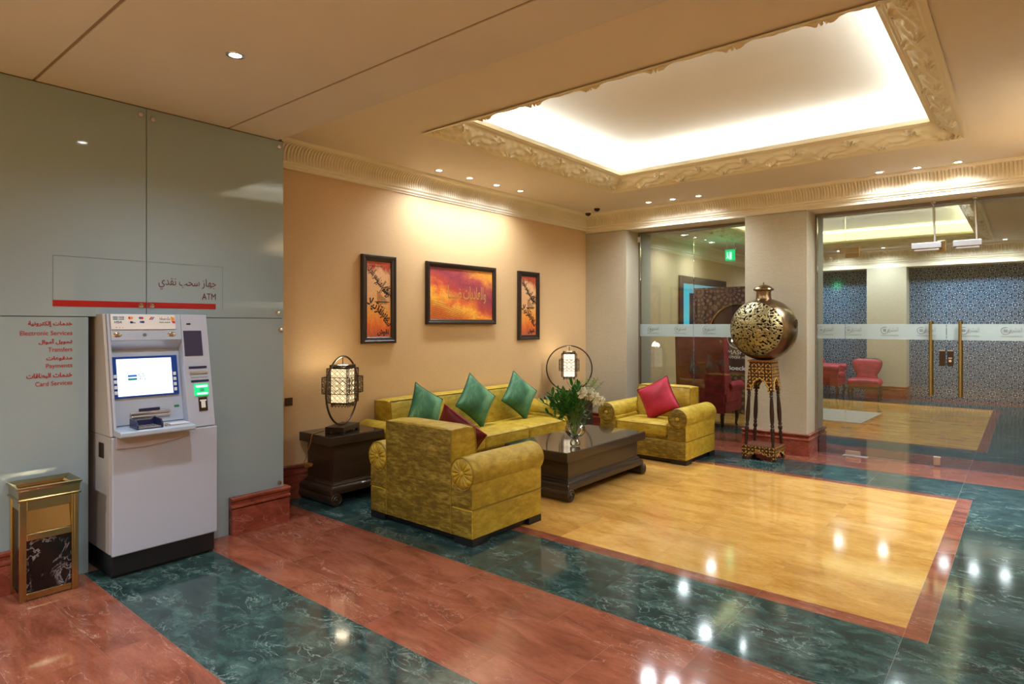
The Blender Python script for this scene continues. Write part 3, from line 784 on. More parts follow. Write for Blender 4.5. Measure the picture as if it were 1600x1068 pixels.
# ------------------------------------------------------------------ upholstered seats
def roll_end(b, c, r, y, sg, n=14):
    """pleated rosette: radial folds from the button to the rim, slightly domed (c = (x, z))"""
    m = 84; vs = [(c[0], y + sg * .004, c[1])]; rings = [.22, .45, .7, .93, 1.0]
    for q in rings:
        for k in range(m):
            a = 2 * PI * k / m; fold = abs(math.sin(a * n / 2)) ** .4
            d = {.22: .010, .45: .017, .7: .018, .93: .010, 1.0: 0.0}[q] * (.35 + .65 * fold)
            vs.append((c[0] + r * q * math.cos(a), y + sg * d, c[1] + r * q * math.sin(a)))
    fs = [(0, 1 + k, 1 + (k + 1) % m) for k in range(m)]
    for i in range(len(rings) - 1):
        for k in range(m):
            j = (k + 1) % m; fs.append((1 + i * m + k, 1 + (i + 1) * m + k, 1 + (i + 1) * m + j, 1 + i * m + j))
    b.add(vs, fs)
def seat_unit(name, W, D, ncush, loc, rz, label, cat, mat_out, backh=.78, backt=.24, front_arm_flat=True):
    """local: faces +Y, centred footprint"""
    r = empty(name, loc, rz, label, cat); hw, hd = W / 2 - .02, D / 2; R = .112; cx = W / 2 - R; cz = .487
    # plinth and block feet
    MB().box(-hw + .03, hw - .03, -hd + .03, hd - .03, .012, .0495).build('plinth', M['black'], r)
    for sx in (-1, 1):
        for sy in (-1, 1):
            MB().box(sx * hw, sx * (hw - .17), sy * hd, sy * (hd - .15), 0, .0494).build('foot', M['black'], r, bevel=.002)
    MB().rbox(-hw, hw, -hd, hd, .05, .246, .010).build('base', [mat_out], r, smooth=True)
    aw = .215
    for sy in (-1, 1):  # thin facings that carry the shaded velvet on front and rear
        for (q0, q1) in ((-hw + .004, -hw + aw - .004), (hw - aw + .004, hw - .004)):
            MB().rbox(q0, q1, min(sy * hd, sy * (hd + .004)), max(sy * hd, sy * (hd + .004)), .256, .40, .002, 1).build('arm_shade_facing', M['mustshade'], r, smooth=True)
        MB().rbox(-hw + .006, hw - .006, min(sy * hd, sy * (hd + .004)), max(sy * hd, sy * (hd + .004)), .056, .240, .002, 1).build('base_shade_facing', M['mustshade'], r, smooth=True)
    for sx in (-1, 1):
        a = MB(); a.rbox(sx * hw if sx < 0 else sx * (hw - aw), sx * (hw - aw) if sx < 0 else sx * hw, -hd, hd, .248, .45, .010)
        ao = a.build('arm', M['must'], r, smooth=True)
        b = MB(); ring = []; rr = MB()
        y0, y1 = -hd - .004, hd + .010
        prof = [(R - .012, 0), (R - .003, .004), (R, .014), (R, (y1 - y0) - .014), (R - .003, (y1 - y0) - .004), (R - .012, (y1 - y0))]
        nn = 36; vs = []
        for (q, h) in prof:
            for k in range(nn):
                t = 2 * PI * k / nn; vs.append((sx * cx + q * math.cos(t), y0 + h, cz + q * 1.0 * math.sin(t) - (.012 * max(0, -math.sin(t)) ** 3)))
        fs = []
        for i in range(len(prof) - 1):
            for k in range(nn): j = (k + 1) % nn; fs.append((i * nn + k, i * nn + j, (i + 1) * nn + j, (i + 1) * nn + k))
        b.add(vs, fs); b.build('arm_roll', M['must'], r, smooth=True, angle=70)
        for zz in (.247, .440): MB().tube([(sx * (hw + .001), -hd, zz), (sx * (hw + .001), hd, zz)], .0035, 6).build('seam_piping', M['mustpipe'], ao, smooth=True)
        for yy, sg, folds in ((y0, -1, 14), (y1, 1, 2)):
            e = MB()
            if folds > 4: roll_end(e, (sx * cx, cz), R - .010, yy + (-sg) * .001, sg, 14)
            else:
                e.lathe([(0, -.004), (.02, -.001), (.045, .010), (.075, .012), (R - .012, .002), (R - .010, 0)], 36, (sx * cx, yy, cz), (0, sg, 0), cap=False)
            eo = e.build('rosette', M['must'] if folds > 4 else M['mustshade'], ao, smooth=True, angle=80)
            MB().lathe([(.0, .014), (.012, .012), (.020, .004), (.021, -.004)], 18, (sx * cx, yy + sg * .004, cz), (0, sg, 0), cap=False).build('button', M['must'], ao, smooth=True)
            MB().tube([(sx * cx + (R - .006) * math.cos(2 * PI * k / 32), yy + sg * .001, cz + (R - .006) * math.sin(2 * PI * k / 32) - (.012 * max(0, -math.sin(2 * PI * k / 32)) ** 3)) for k in range(32)], .0042, 6, closed=True).build('piping', M['mustpipe'], ao, smooth=True)
    # back: upright slab between the arms, gently raked front
    bx = hw - aw + .018
    b = MB(); pr = [(-hd, .25), (-hd, backh - .008), (-hd + .008, backh), (-hd + backt * .62, backh + .006), (-hd + backt * .9, backh - .004), (-hd + backt * .98, backh - .03), (-hd + backt * 1.12, .42), (-hd + backt * 1.12, .25)]
    vs = []; nx = max(2, int(bx * 2 / .1))
    for i in range(nx + 1):
        x = -bx + 2 * bx * i / nx
        for (yy, zz) in pr:
            e = 0
            vs.append((x, yy, zz - (.010 if i in (0, nx) and zz > .7 else 0)))
    k = len(pr); fs = [(i * k + j, (i + 1) * k + j, (i + 1) * k + (j + 1) % k, i * k + (j + 1) % k) for i in range(nx) for j in range(k)] + [tuple(range(k)), tuple(range((nx + 1) * k - 1, nx * k - 1, -1))]
    b.add(vs, fs); bo = b.build('backrest', [M['must']], r, smooth=True, angle=45, bevel=.006)
    MB().rbox(-bx + .004, bx - .004, -hd - .006, -hd + .004, .055, backh - .012, .004).build('back_panel', M['mustshade'], r, smooth=True)
    for sx in (-1, 1):
        MB().tube([(sx * (bx + .001), -hd + backt * 1.1, .45), (sx * (bx + .001), -hd + backt * .985, backh - .035), (sx * (bx - .004), -hd + backt * .93, backh - .006)], .0048, 6).build('piping', M['mustpipe'], bo, smooth=True)
    MB().tube([(-bx + .004, -hd + backt * .93, backh - .018)] + [(-bx + .01 + (2 * bx - .02) * q / 8, -hd + backt * .925, backh - .008) for q in range(9)] + [(bx - .004, -hd + backt * .93, backh - .018)], .0048, 6).build('piping', M['mustpipe'], bo, smooth=True)
    for x in (-bx, bx):
        MB().tube([(x, -hd - .006, .055), (x, -hd - .006, backh - .01)], .004, 6).build('piping', M['mustpipe'], bo, smooth=True)
    # loose seat cushions
    sx0 = -hw + aw + .004; sw = (2 * (hw - aw) - .008) / ncush
    MB().box(-hw + aw, hw - aw, -hd + backt, hd - .012, .2465, .285).build('seat_deck', M['mustshade'], r)
    for c in range(ncush):
        x0 = sx0 + c * sw
        co = MB().rbox(x0 + .002, x0 + sw - .002, -hd + backt * 1.13, hd + .012, .286, .418, .028, 4, bulge=.016).build('seat_cushion', M['must'], r, smooth=True, angle=70)
        for zz in (.300, .404):
            MB().tube([(x0 + .012, hd - .2, zz), (x0 + .008, hd - .02, zz), (x0 + .02, hd + .010, zz), (x0 + sw - .02, hd + .010, zz), (x0 + sw - .008, hd - .02, zz), (x0 + sw - .012, hd - .2, zz)], .0042, 6).build('piping', M['mustpipe'], co, smooth=True)
    return r
seat_unit('armchair', 1.13, .77, 1, (-3.412, 3.042 + .385, 0), 0, 'mustard velvet armchair seen from behind with a maroon cushion', 'armchair', M['must'])
seat_unit('armchair', 1.10, .79, 1, (-3.313, 6.25 + .395, 0), PI, 'mustard velvet armchair facing the camera with a crimson cushion', 'armchair', M['must'])
seat_unit('sofa', 2.54, .80, 3, (-4.465, 4.845, 0), -PI / 2, 'long mustard velvet three seat sofa with green cushions under the paintings', 'sofa', M['must'])
GS = (M['gsilk'], M['gpipe']); RS = (M['rsilk'], M['rpipe']); MS = (M['msilk'], M['mpipe'])
cushion((-4.47, 4.085, .680), -PI / 2 + .10, .22, 1.05, .40, GS, 'green satin cushion on the sofa nearest the lantern lamp with the black base')
cushion((-4.46, 4.79, .700), -PI / 2 - .05, .24, .87, .42, GS, 'green satin cushion standing on its corner in the middle of the sofa')
cushion((-4.46, 5.52, .690), -PI / 2 - .12, .24, .90, .41, GS, 'green satin cushion at the far end of the sofa by the arm')
cushion((-3.44, 3.49, .640), .12, .50, .70, .40, MS, 'maroon cushion with pale piping leaning inside the armchair seen from behind')
cushion((-3.27, 6.58, .650), PI + .05, .26, .50, .40, RS, 'crimson satin cushion tilted on the armchair facing the camera')

# ------------------------------------------------------------------ dark scroll-footed tables
def scroll_table(name, W, L, H, loc, label, cat, inset_x, inset_y, th=.08):
    r = empty(name, loc, 0, label, cat); hx, hy = W / 2, L / 2
    MB().box(-hx, hx, -hy, hy, H - th, H - .004).build('table_top', M['wenge'], r, bevel=.003)
    MB().box(-hx + .004, hx - .004, -hy + .004, hy - .004, H - .0035, H).build('glass_inset', M['wengetop'], r)
    bx, by = hx - inset_x, hy - inset_y
    MB().box(-bx, bx, -by, by, .185, H - th - .0005).build('pedestal', M['wenge'], r, bevel=.002)
    b = MB(); steps = [(0, .1855), (.004, .172), (.016, .166), (.016, .156), (.022, .150), (.034, .142), (.040, .128), (.041, .112), (.041, .092)]
    ex = inset_x; vs = []; k = len(steps)
    for (q, z) in steps:
        qx = min(q, ex + .02); qy = q * 1.4
        vs += [(-bx - qx, -by - qy, z), (bx + qx, -by - qy, z), (bx + qx, by + qy, z), (-bx - qx, by + qy, z)]
    fs = [(0, 1, 2, 3), tuple(range(4 * k - 1, 4 * k - 5, -1))]
    for i in range(k - 1):
        for j in range(4): fs.append((4 * i + j, 4 * i + (j + 1) % 4, 4 * i + 4 + (j + 1) % 4, 4 * i + 4 + j))
    b.add(vs, fs); b.build('moulded_base', M['wenge'], r, bevel=.003)
    for sy in (-1, 1):
        yc = sy * (hy - .050); Rr = .0525; xx = bx + .058
        f = MB().cyl((-xx, yc, Rr), (xx, yc, Rr), Rr, n=28).build('scroll_foot', M['wenge'], r, smooth=True, bevel=.004)
        for sx in (-1, 1):
            pts = []
            for q in range(40):
                t = q / 39; rad = (Rr - .008) * (1 - t * .85); a = sy * (t * 2.2 * 2 * PI) + PI / 2; pts.append((sx * (xx + .002), yc + rad * math.cos(a), Rr + rad * math.sin(a)))
            MB().tube(pts, .004, 6).build('volute', M['wenge'], f, smooth=True)
            MB().sphere((sx * (xx + .001), yc, Rr), .011, (.7, 1, 1), 12, 8).build('boss', M['wenge'], f, smooth=True)
    return r
CTX, CTY = -3.315, 5.005
scroll_table('coffee_table', .69, 1.39, .42, (CTX, CTY, 0), 'long dark wood coffee table with mirror-black top and scroll feet', 'coffee table', .05, .085)
scroll_table('side_table', .46, .56, .573, (-4.63, 3.252, 0), 'dark wood side table with scroll feet beside the glass panelled wall', 'side table', .035, .06, .076)
scroll_table('side_table', .46, .56, .573, (-4.60, 6.76, 0), 'dark wood side table in the corner behind the vase of flowers', 'side table', .035, .06, .076)

# ------------------------------------------------------------------ lantern lamps in metal hoops
def fret(b, p0, du, w, z0, z1, nu, nz, r=.0022, nrm=None):
    """open lattice panel: frame plus diagonal lozenge bars; p0 corner, du unit direction"""
    p0 = Vector(p0); du = Vector(du)
    P = lambda u, z: p0 + du * u + Vector((0, 0, z))
    for (a, c) in (((0, z0), (w, z0)), ((0, z1), (w, z1)), ((0, z0), (0, z1)), ((w, z0), (w, z1))): b.tube([P(*a), P(*c)], r * 1.9, 4)
    cw, ch = w / nu, (z1 - z0) / nz
    for i in range(nu):
        for j in range(nz):
            x0, x1, a, c = i * cw, (i + 1) * cw, z0 + j * ch, z0 + (j + 1) * ch; xm, zm = (x0 + x1) / 2, (a + c) / 2
            for q in (((x0, zm), (xm, c)), ((xm, c), (x1, zm)), ((x1, zm), (xm, a)), ((xm, a), (x0, zm))): b.tube([P(*q[0]), P(*q[1])], r, 4)
            rr = min(cw, ch) * .2
            b.tube([P(xm + rr * math.cos(t * PI / 3), zm + rr * math.sin(t * PI / 3)) for t in range(6)], r * .9, 4, closed=True)
def glow_paper(name, col, st):
    a = N(name); a.set(Base_Color=(.8, .7, .5, 1), Roughness=.8); tc = a.n('ShaderNodeTexCoord'); sp = a.n('ShaderNodeSeparateXYZ'); a.l(tc.outputs['Object'], sp.inputs[0])
    a.set(Emission_Color=col, Emission_Strength=st); return a.m
M['paper'] = glow_paper('lit_paper', (1.0, .74, .40, 1), .42)
M['paperw'] = glow_paper('lit_paper_white', (1.0, .84, .58, 1), .6)
def lantern_lamp(loc, rz, label, paper, power):
    r = empty('lantern_lamp', loc, rz, label, 'table lamp')
    b = MB(); b.box(-.155, .155, -.085, .085, .012, .055); b.build('base', M['bronze'], r, bevel=.003)
    b = MB()
    for sx in (-1, 1):
        for sy in (-1, 1): b.box(sx * .155, sx * .12, sy * .085, sy * .055, 0, .0115)
    b.build('base_feet', M['bronze'], r)
    R = .295; zc = .055 + R + .005
    hp = MB(); pts = [(R * math.sin(2 * PI * k / 64), 0, zc + R * math.cos(2 * PI * k / 64)) for k in range(64)]
    hp.tube(pts, .0085, 8, closed=True); hp.build('hoop', M['bronze'], r, smooth=True)
    MB().tube([(0, 0, zc + R), (0, 0, zc + R - .07)], .005, 8).build('hanger', M['bronze'], r)
    sh = empty('lamp_shade', (0, 0, 0)); sh.parent = r
    zt = zc + R - .072; H = .37; zb = zt - H
    core = .075
    MB().box(-core, core, -core, core, zb + .045, zt - .028).build('paper_liner', paper, sh)
    f = MB()
    # core edges and cap / skirt
    for (sx, sy) in ((-1, -1), (-1, 1), (1, -1), (1, 1)): f.tube([(sx * core, sy * core, zb + .04), (sx * core, sy * core, zt)], .004, 6)
    f.box(-core - .006, core + .006, -core - .006, core + .006, zt - .03, zt - .024); f.box(-core + .01, core - .01, -core + .01, core - .01, zt - .004, zt); f.box(-core - .006, core + .006, -core - .006, core + .006, zb + .038, zb + .046)
    def ring(h, z0, z1, nu, nz):
        for (px, py, dx, dy) in ((-h, -h, 1, 0), (h, -h, 0, 1), (h, h, -1, 0), (-h, h, 0, -1)): fret(f, (px, py, 0), (dx, dy, 0), 2 * h, z0, z1, nu, nz)
    ring(core + .004, zt - .024, zt - .002, 6, 1)
    ring(.099, zb + .045, zt - .03, 4, 7)
    # projecting fins carry the wide middle tier
    z0, z1 = zb + .125, zb + .265
    for (px, py, dx, dy) in ((-.135, 0, 1, 0), (0, -.135, 0, 1)):
        pass
    ring(.128, z0, z1, 4, 3)
    for sx in (-1, 1):
        for zz in (z0, z1):
            f.tube([(sx * core, -core, zz), (sx * .128, -.128, zz)], .003, 4); f.tube([(sx * core, core, zz), (sx * .128, .128, zz)], .003, 4)
    # pendant trefoils
    for (px, py, dx, dy) in ((-core, -core, 1, 0), (core, -core, 0, 1), (core, core, -1, 0), (-core, core, 0, -1)):
        for q in range(5):
            u = (q + .5) * 2 * core / 5; x, y = px + dx * u, py + dy * u
            f.tube([(x + dx * .011 * math.cos(t * PI / 4), y + dy * .011 * math.cos(t * PI / 4), zb + .024 + .011 * math.sin(t * PI / 4)) for t in range(8)], .0028, 4, closed=True)
            f.cyl((x, y, zb + .014), (x, y, zb), .004, .001, 6)
    f.build('fretwork', M['bronze'], sh)
    l = pt(0, 0, zb + H * .55, power, (1, .82, .55), .06); l.parent = r
    l.location = (0, 0, zt + .02)
    return r
lantern_lamp((-4.60, 3.235, .573), math.radians(118), 'bronze lantern lamp in a hoop seen nearly edge-on, beside the glass wall', M['paper'], 1.2)
lantern_lamp((-4.60, 6.72, .573), math.radians(34), 'bronze lantern lamp in a round hoop on the corner table behind the flowers', M['paperw'], 1.2)
# lamp lead looping off the near side table
pts = [(-4.74, 3.14, .577), (-4.70, 3.06, .577), (-4.66, 2.985, .577), (-4.655, 2.963, .560), (-4.66, 2.955, .50), (-4.70, 2.95, .42), (-4.72, 2.95, .36), (-4.74, 2.94, .330)]
for k in range(34):
    a = k / 11 * 2 * PI; pts.append((-4.66 - .012 * math.sin(k * .9) + .05 * math.cos(a), 2.935 + .012 * math.sin(a), .315 + .018 * math.sin(a + .4 * k * .1)))
pts += [(-4.78, 2.92, .31), (-4.84, 2.86, .30), (-4.862, 2.78, .294), (-4.866, 2.66, .29), (-4.88, 2.60, .291)]
tag(MB().tube(pts, .0032, 6).build('lamp_lead', plain('amber_flex', srgb(168, 120, 48), .4), None, smooth=True), 'thin amber lamp lead coiled at the edge of the near side table', 'cord')

# ------------------------------------------------------------------ vase with flowers on the coffee table
vz = .4205; VX, VY = -3.085, 4.60
def real_glass():
    a = N('vase_glass'); a.set(Base_Color=(1, 1, 1, 1), Roughness=0.0); a.b.inputs['Transmission Weight'].default_value = 1.0; a.b.inputs['IOR'].default_value = 1.45; return a.m
M['vase'] = clear_glass('vase_glass', (.95, .97, .96, 1), .8)
vr = empty('flower_vase', (VX, VY, vz), 0, 'clear double-bulb glass vase standing on the black coffee table', 'vase')
outer = [(0, 0), (.034, .001), (.044, .008), (.048, .026), (.044, .046), (.030, .062), (.026, .070), (.036, .080), (.066, .098), (.086, .125), (.092, .150), (.086, .178), (.068, .200), (.052, .212), (.050, .216)]
inner = [(q - .003 if q > .006 else 0, z + (.004 if z < .01 else 0)) for q, z in reversed(outer)]
MB().lathe(outer + inner, 36, cap=False).build('vase_body', M['vase'], vr, smooth=True, angle=80)
M['leaf'] = plain('leaf_green', srgb(58, 128, 44), .4); M['leaf2'] = plain('leaf_dark_green', srgb(38, 96, 36), .4); M['leafl'] = plain('leaf_light_green', srgb(120, 168, 78), .4)
M['stem'] = plain('stem_green', srgb(88, 132, 58), .45); M['petal'] = plain('petal_white', srgb(244, 244, 228), .6)
def leaf(b, p, d, L, W, up=(0, 0, 1)):
    p = Vector(p); d = Vector(d).normalized(); s = d.cross(Vector(up));
    if s.length < .1: s = d.orthogonal()
    s.normalize(); nn = s.cross(d); vs = []; m = 6
    for k in range(m + 1):
        t = k / m; ww = W * math.sin(PI * min(1, t * .93 + .04)) ** .8; cpt = p + d * (L * t) - nn * (-.18 * L * t * t) * 1.0 + Vector((0, 0, -.16 * L * t * t))
        vs += [cpt - s * ww / 2 + nn * .002, cpt - nn * .001, cpt + s * ww / 2 + nn * .002]
    fs = []
    for k in range(m): fs += [(3 * k, 3 * k + 1, 3 * k + 4, 3 * k + 3), (3 * k + 1, 3 * k + 2, 3 * k + 5, 3 * k + 4)]
    b.add(vs, fs)
def bouquet():
    U = Vector((math.cos(YAW), math.sin(YAW), 0)); Fw = Vector((-math.sin(YAW), math.cos(YAW), 0)); O = Vector((VX, VY, vz))
    r1 = empty('green_foliage_stems', (VX, VY, vz), 0, 'bunch of glossy green leafy stems spreading over the vase toward the sofa', 'foliage')
    rnd = random.Random(3); lf = MB(); lf.T = None; st = MB()
    for k in range(19):
        a = rnd.uniform(-.30, .03) if k < 15 else rnd.uniform(0, .12); h = rnd.uniform(.38, .56); f = rnd.uniform(-.12, .12)
        top = U * a + Fw * f + Vector((0, 0, h - abs(a) * .35)); bot = Vector((rnd.uniform(-.02, .02), rnd.uniform(-.02, .02), .09)); mid = bot.lerp(top, .45) + Vector((0, 0, .03)) - U * a * .12
        st.tube([bot, bot.lerp(mid, .5) , mid, mid.lerp(top, .5), top], .0028, 6)
        for j in range(15):
            t = .52 + .48 * (j / 14); c = mid.lerp(top, max(0, (t - .5) * 2)); ang = j * 2.4 + k
            d = Vector((math.cos(ang), math.sin(ang), 0)) * .8 + (top - mid).normalized() * (.45 + .8 * (j / 14))
            lf.add([], []); leaf(lf, c, d, rnd.uniform(.070, .105), rnd.uniform(.024, .034))
    st.build('stem', M['stem'], r1, smooth=True); lf.build('leaves', M['leaf'], r1, smooth=True, merge=False)
    r2 = empty('white_carnations', (VX, VY, vz), 0, 'cluster of white ruffled blooms on long stems in the glass vase', 'flowers')
    st = MB()
    for k in range(9):
        a = .05 + .155 * (k % 5) / 4 + rnd.uniform(-.01, .01); f = rnd.uniform(-.10, .0); h = .46 - .5 * max(0, a - .10) + rnd.uniform(-.02, .03) + (.02 if k > 4 else 0)
        top = U * a + Fw * f + Vector((0, 0, h)); bot = Vector((rnd.uniform(-.02, .02), rnd.uniform(-.02, .02), .08)); mid = bot.lerp(top, .5) + Vector((0, 0, .015)) - U * a * .1
        st.tube([bot, mid, top], .0026, 6)
        pb = MB()
        for q in range(46):
            v = Vector((rnd.gauss(0, 1), rnd.gauss(0, 1), rnd.gauss(.25, 1))).normalized(); base = top + v * .012
            s_ = v.orthogonal().normalized(); s_.rotate(Matrix.Rotation(rnd.uniform(0, 6.28), 3, v)); tt = v.cross(s_); L = rnd.uniform(.026, .040); W = rnd.uniform(.022, .032)
            vs = [base]; m = 6
            for i in range(m + 1):
                w_ = (i / m - .5) * W; vs.append(base + v * (L + .004 * math.sin(i * 2.6 + q)) + s_ * w_ * 1.2 + tt * .004 * math.cos(i * 2.2))
            pb.add(vs, [(0, i + 1, i + 2) for i in range(m)])
        pb.build('bloom', M['petal'], r2, merge=False)
    st.build('stem', M['stem'], r2, smooth=True)
    dk = MB()
    for k in range(40):
        a = rnd.uniform(-.05, .13); p = U * a + Fw * rnd.uniform(-.05, .05) + Vector((0, 0, rnd.uniform(.24, .32))); leaf(dk, p, (rnd.gauss(0, 1), rnd.gauss(0, 1), rnd.uniform(-.6, .8)), .05, .02)
    dk.build('leaves', M['leaf2'], r2, smooth=True, merge=False)
    r3 = empty('fine_greenery_spray', (VX, VY, vz), 0, 'airy sprays of fine green sprigs rising beside the white blooms', 'foliage')
    st = MB(); lf = MB()
    for k in range(9):
        a = rnd.uniform(.03, .30) if k < 7 else rnd.uniform(-.04, .04); h = .62 - abs(a - .15) * .6 + rnd.uniform(-.03, .03); top = U * a + Fw * rnd.uniform(-.08, .08) + Vector((0, 0, h)); bot = Vector((0, 0, .10)); mid = bot.lerp(top, .5) + Vector((0, 0, .05)) - U * a * .12
        pts = [bot, bot.lerp(mid, .6), mid, mid.lerp(top, .5) + Vector((0, 0, .012)), top]; st.tube(pts, .0018, 5)
        for j in range(20):
            t = j / 19; c = mid.lerp(top, .25 + .75 * t); ang = j * 2.1 + k; leaf(lf, c, Vector((math.cos(ang), math.sin(ang), rnd.uniform(-.2, .6))), rnd.uniform(.022, .036), .007)
    st.build('stem', M['stem'], r3, smooth=True); lf.build('sprigs', M['leafl'], r3, smooth=True, merge=False)
bouquet()

# ------------------------------------------------------------------ paintings
def art_mat(name, stops, rot, seed, slant=0.0):
    a = N(name); tc = a.n('ShaderNodeTexCoord'); mp = a.n('ShaderNodeMapping'); a.l(tc.outputs['Generated'], mp.inputs[0]); mp.inputs['Rotation'].default_value = (rot, 0, 0); mp.inputs['Location'].default_value = (seed, 0, 0)
    sp = a.n('ShaderNodeSeparateXYZ'); a.l(mp.outputs[0], sp.inputs[0])
    nz = a.noise(mp.outputs[0], 3.0, 8, .65, .8); f = a.math('ADD', a.math('ADD', a.math('MULTIPLY', sp.outputs[2], 1 - slant), a.math('MULTIPLY', sp.outputs[1], slant)), a.math('MULTIPLY', a.math('SUBTRACT', nz, .5), .55))
    col = a.ramp(f, stops); fine = a.noise(mp.outputs[0], 30, 6, .75, .5)
    col = a.mix(.45, col, a.ramp(fine, [(.3, (.5, .4, .45)), (.7, (1.5, 1.4, 1.2))]), 'MULTIPLY')
    a.set(Base_Color=col, Roughness=.45); return a.m
M['frame'] = plain('dark_frame', srgb(44, 32, 26), .32)
CALL = ['والعاديات', 'نسمو بحروف', 'كلام الخير', 'سلام', 'حكمة', 'نور']
def painting(name, y0, y1, z0, z1, label, mat, kind):
    yc, zc = (y0 + y1) / 2, (z0 + z1) / 2; r = empty(name, (XW, yc, zc), 0, label, 'painting')
    hw, hh = (y1 - y0) / 2, (z1 - z0) / 2; fw = .062 if kind == 'tall' else .055
    b = MB()
    pr = [(0.001, 0), (.034, 0), (.040, .006), (.040, .022), (.034, .030), (.030, fw - .008), (.022, fw), (.001, fw)]
    vs = []
    for (sy, sz) in ((-1, -1), (1, -1), (1, 1), (-1, 1)):
        for (x, q) in pr: vs.append((x, sy * (hw - q), sz * (hh - q)))
    k = len(pr); fs = []
    for i in range(4):
        j = (i + 1) % 4
        for q in range(k): fs.append((i * k + q, j * k + q, j * k + (q + 1) % k, i * k + (q + 1) % k))
    b.add(vs, fs); b.build('frame', M['frame'], r)
    cw, ch = hw - fw, hh - fw
    cv = MB().box(.004, .018, -cw, cw, -ch, ch).build('canvas', mat, r)
    ink = plain('calligraphy_ink', srgb(26, 16, 14), .5) if 'ink' not in M else M['ink']; M['ink'] = ink
    ochre = plain('calligraphy_ochre', srgb(188, 140, 66), .5) if 'ochre' not in M else M['ochre']; M['ochre'] = ochre
    ts = []
    def tx(body, size, y, z, rot, m, wd=None):
        o = text('t', arabic(body), size, (0, 0, 0), (0, 0, 0), m, width=wd, ext=.0004, bold=.0028)
        me = o.data; c = sum((v.co for v in me.vertices), Vector()) / max(1, len(me.vertices))
        me.transform(Matrix.Translation((.0190, y, z)) @ Matrix.Rotation(rot, 4, 'X') @ Matrix.Rotation(PI / 2, 4, 'Z') @ Matrix.Rotation(PI / 2, 4, 'X') @ Matrix.Translation(-c)); ts.append(o)
    if kind == 'tall':
        tx('نسمو بالحرف', .10, -.062, .235, -.75, ink, .17)
        tx('للكلام المنير', .12, .045, .12, -.72, ink, .21)
        tx('حروفكم', .11, .085, .075, -.72, ink, .14)
        tx('ترتيلا', .12, -.045, -.075, -.55, ink, .19)
        tx('صنفوف لا', .12, .055, -.145, -.65, ink, .19)
        tx('سنا', .10, .095, -.225, -.8, ink, .10)
        tx('نقوش', .07, .06, -.325, 0, ink, .14)
        s = MB()
        for q in range(9):
            yy = -.02 + q * .014; s.box(.0186, .0194, yy, yy + .004, -.045, .085 - q * .011)
        s.box(.0186, .0194, -.05, .125, -.028, -.020); s.box(.0186, .0194, -.13, .04, .322, .326)
        ts.append(s.build('t2', ink)); ts[-1].location = (0, 0, 0)
    else:
        tx('والعاديات ضبحا', .2, .08, -.02, 0, ochre, .62)
        s = MB()
        for q in range(11):
            s.tube([(.0184, -cw + .01, -.08 - q * .022), (.0184, -cw + .22, -.115 - q * .022), (.0184, -cw + .50, -.20 - q * .020)], .0013, 4)
        ts.append(s.build('t2', plain('violet_paint', srgb(92, 34, 66), .5)))
    L = [o for o in ts]
    # keep the lettering inside the canvas
    for o in L:
        bm = bmesh.new(); bm.from_mesh(o.data)
        for (co_, no) in (((0, cw - .002, 0), (0, 1, 0)), ((0, -cw + .002, 0), (0, -1, 0)), ((0, 0, ch - .002), (0, 0, 1)), ((0, 0, -ch + .002), (0, 0, -1))):
            bmesh.ops.bisect_plane(bm, geom=bm.verts[:] + bm.edges[:] + bm.faces[:], plane_co=co_, plane_no=no, clear_outer=True)
        bm.to_mesh(o.data); bm.free()
    join(L, 'calligraphy', cv)
    return r
tall = [(0.0, srgb(190, 96, 60)), (.12, srgb(232, 112, 44)), (.22, srgb(238, 150, 56)), (.38, srgb(240, 172, 84)), (.52, srgb(232, 180, 126)), (.85, srgb(236, 192, 144)), (.95, srgb(190, 70, 50)), (1.0, srgb(200, 86, 56))]
M['art1'] = art_mat('canvas_tall', tall, 0.0, .3); M['art3'] = art_mat('canvas_tall_far', tall, 0.0, .7)
M['art2'] = art_mat('canvas_wide', [(0.0, srgb(206, 110, 40)), (.20, srgb(222, 120, 40)), (.32, srgb(240, 180, 64)), (.40, srgb(226, 120, 50)), (.50, srgb(184, 72, 60)), (.66, srgb(142, 54, 76)), (.78, srgb(176, 78, 74)), (.92, srgb(232, 158, 58))], 0, .1, .42)
painting('painting', 3.644, 4.057, 1.317, 2.175, 'tall narrow orange calligraphy painting in dark frame, nearest the glass wall', M['art1'], 'tall')
painting('painting', 4.471, 5.577, 1.503, 2.172, 'wide red and gold calligraphy painting in the middle above the sofa', M['art2'], 'wide')
painting('painting', 6.010, 6.435, 1.307, 2.170, 'tall narrow orange calligraphy painting in dark frame, nearest the corner', M['art3'], 'tall')

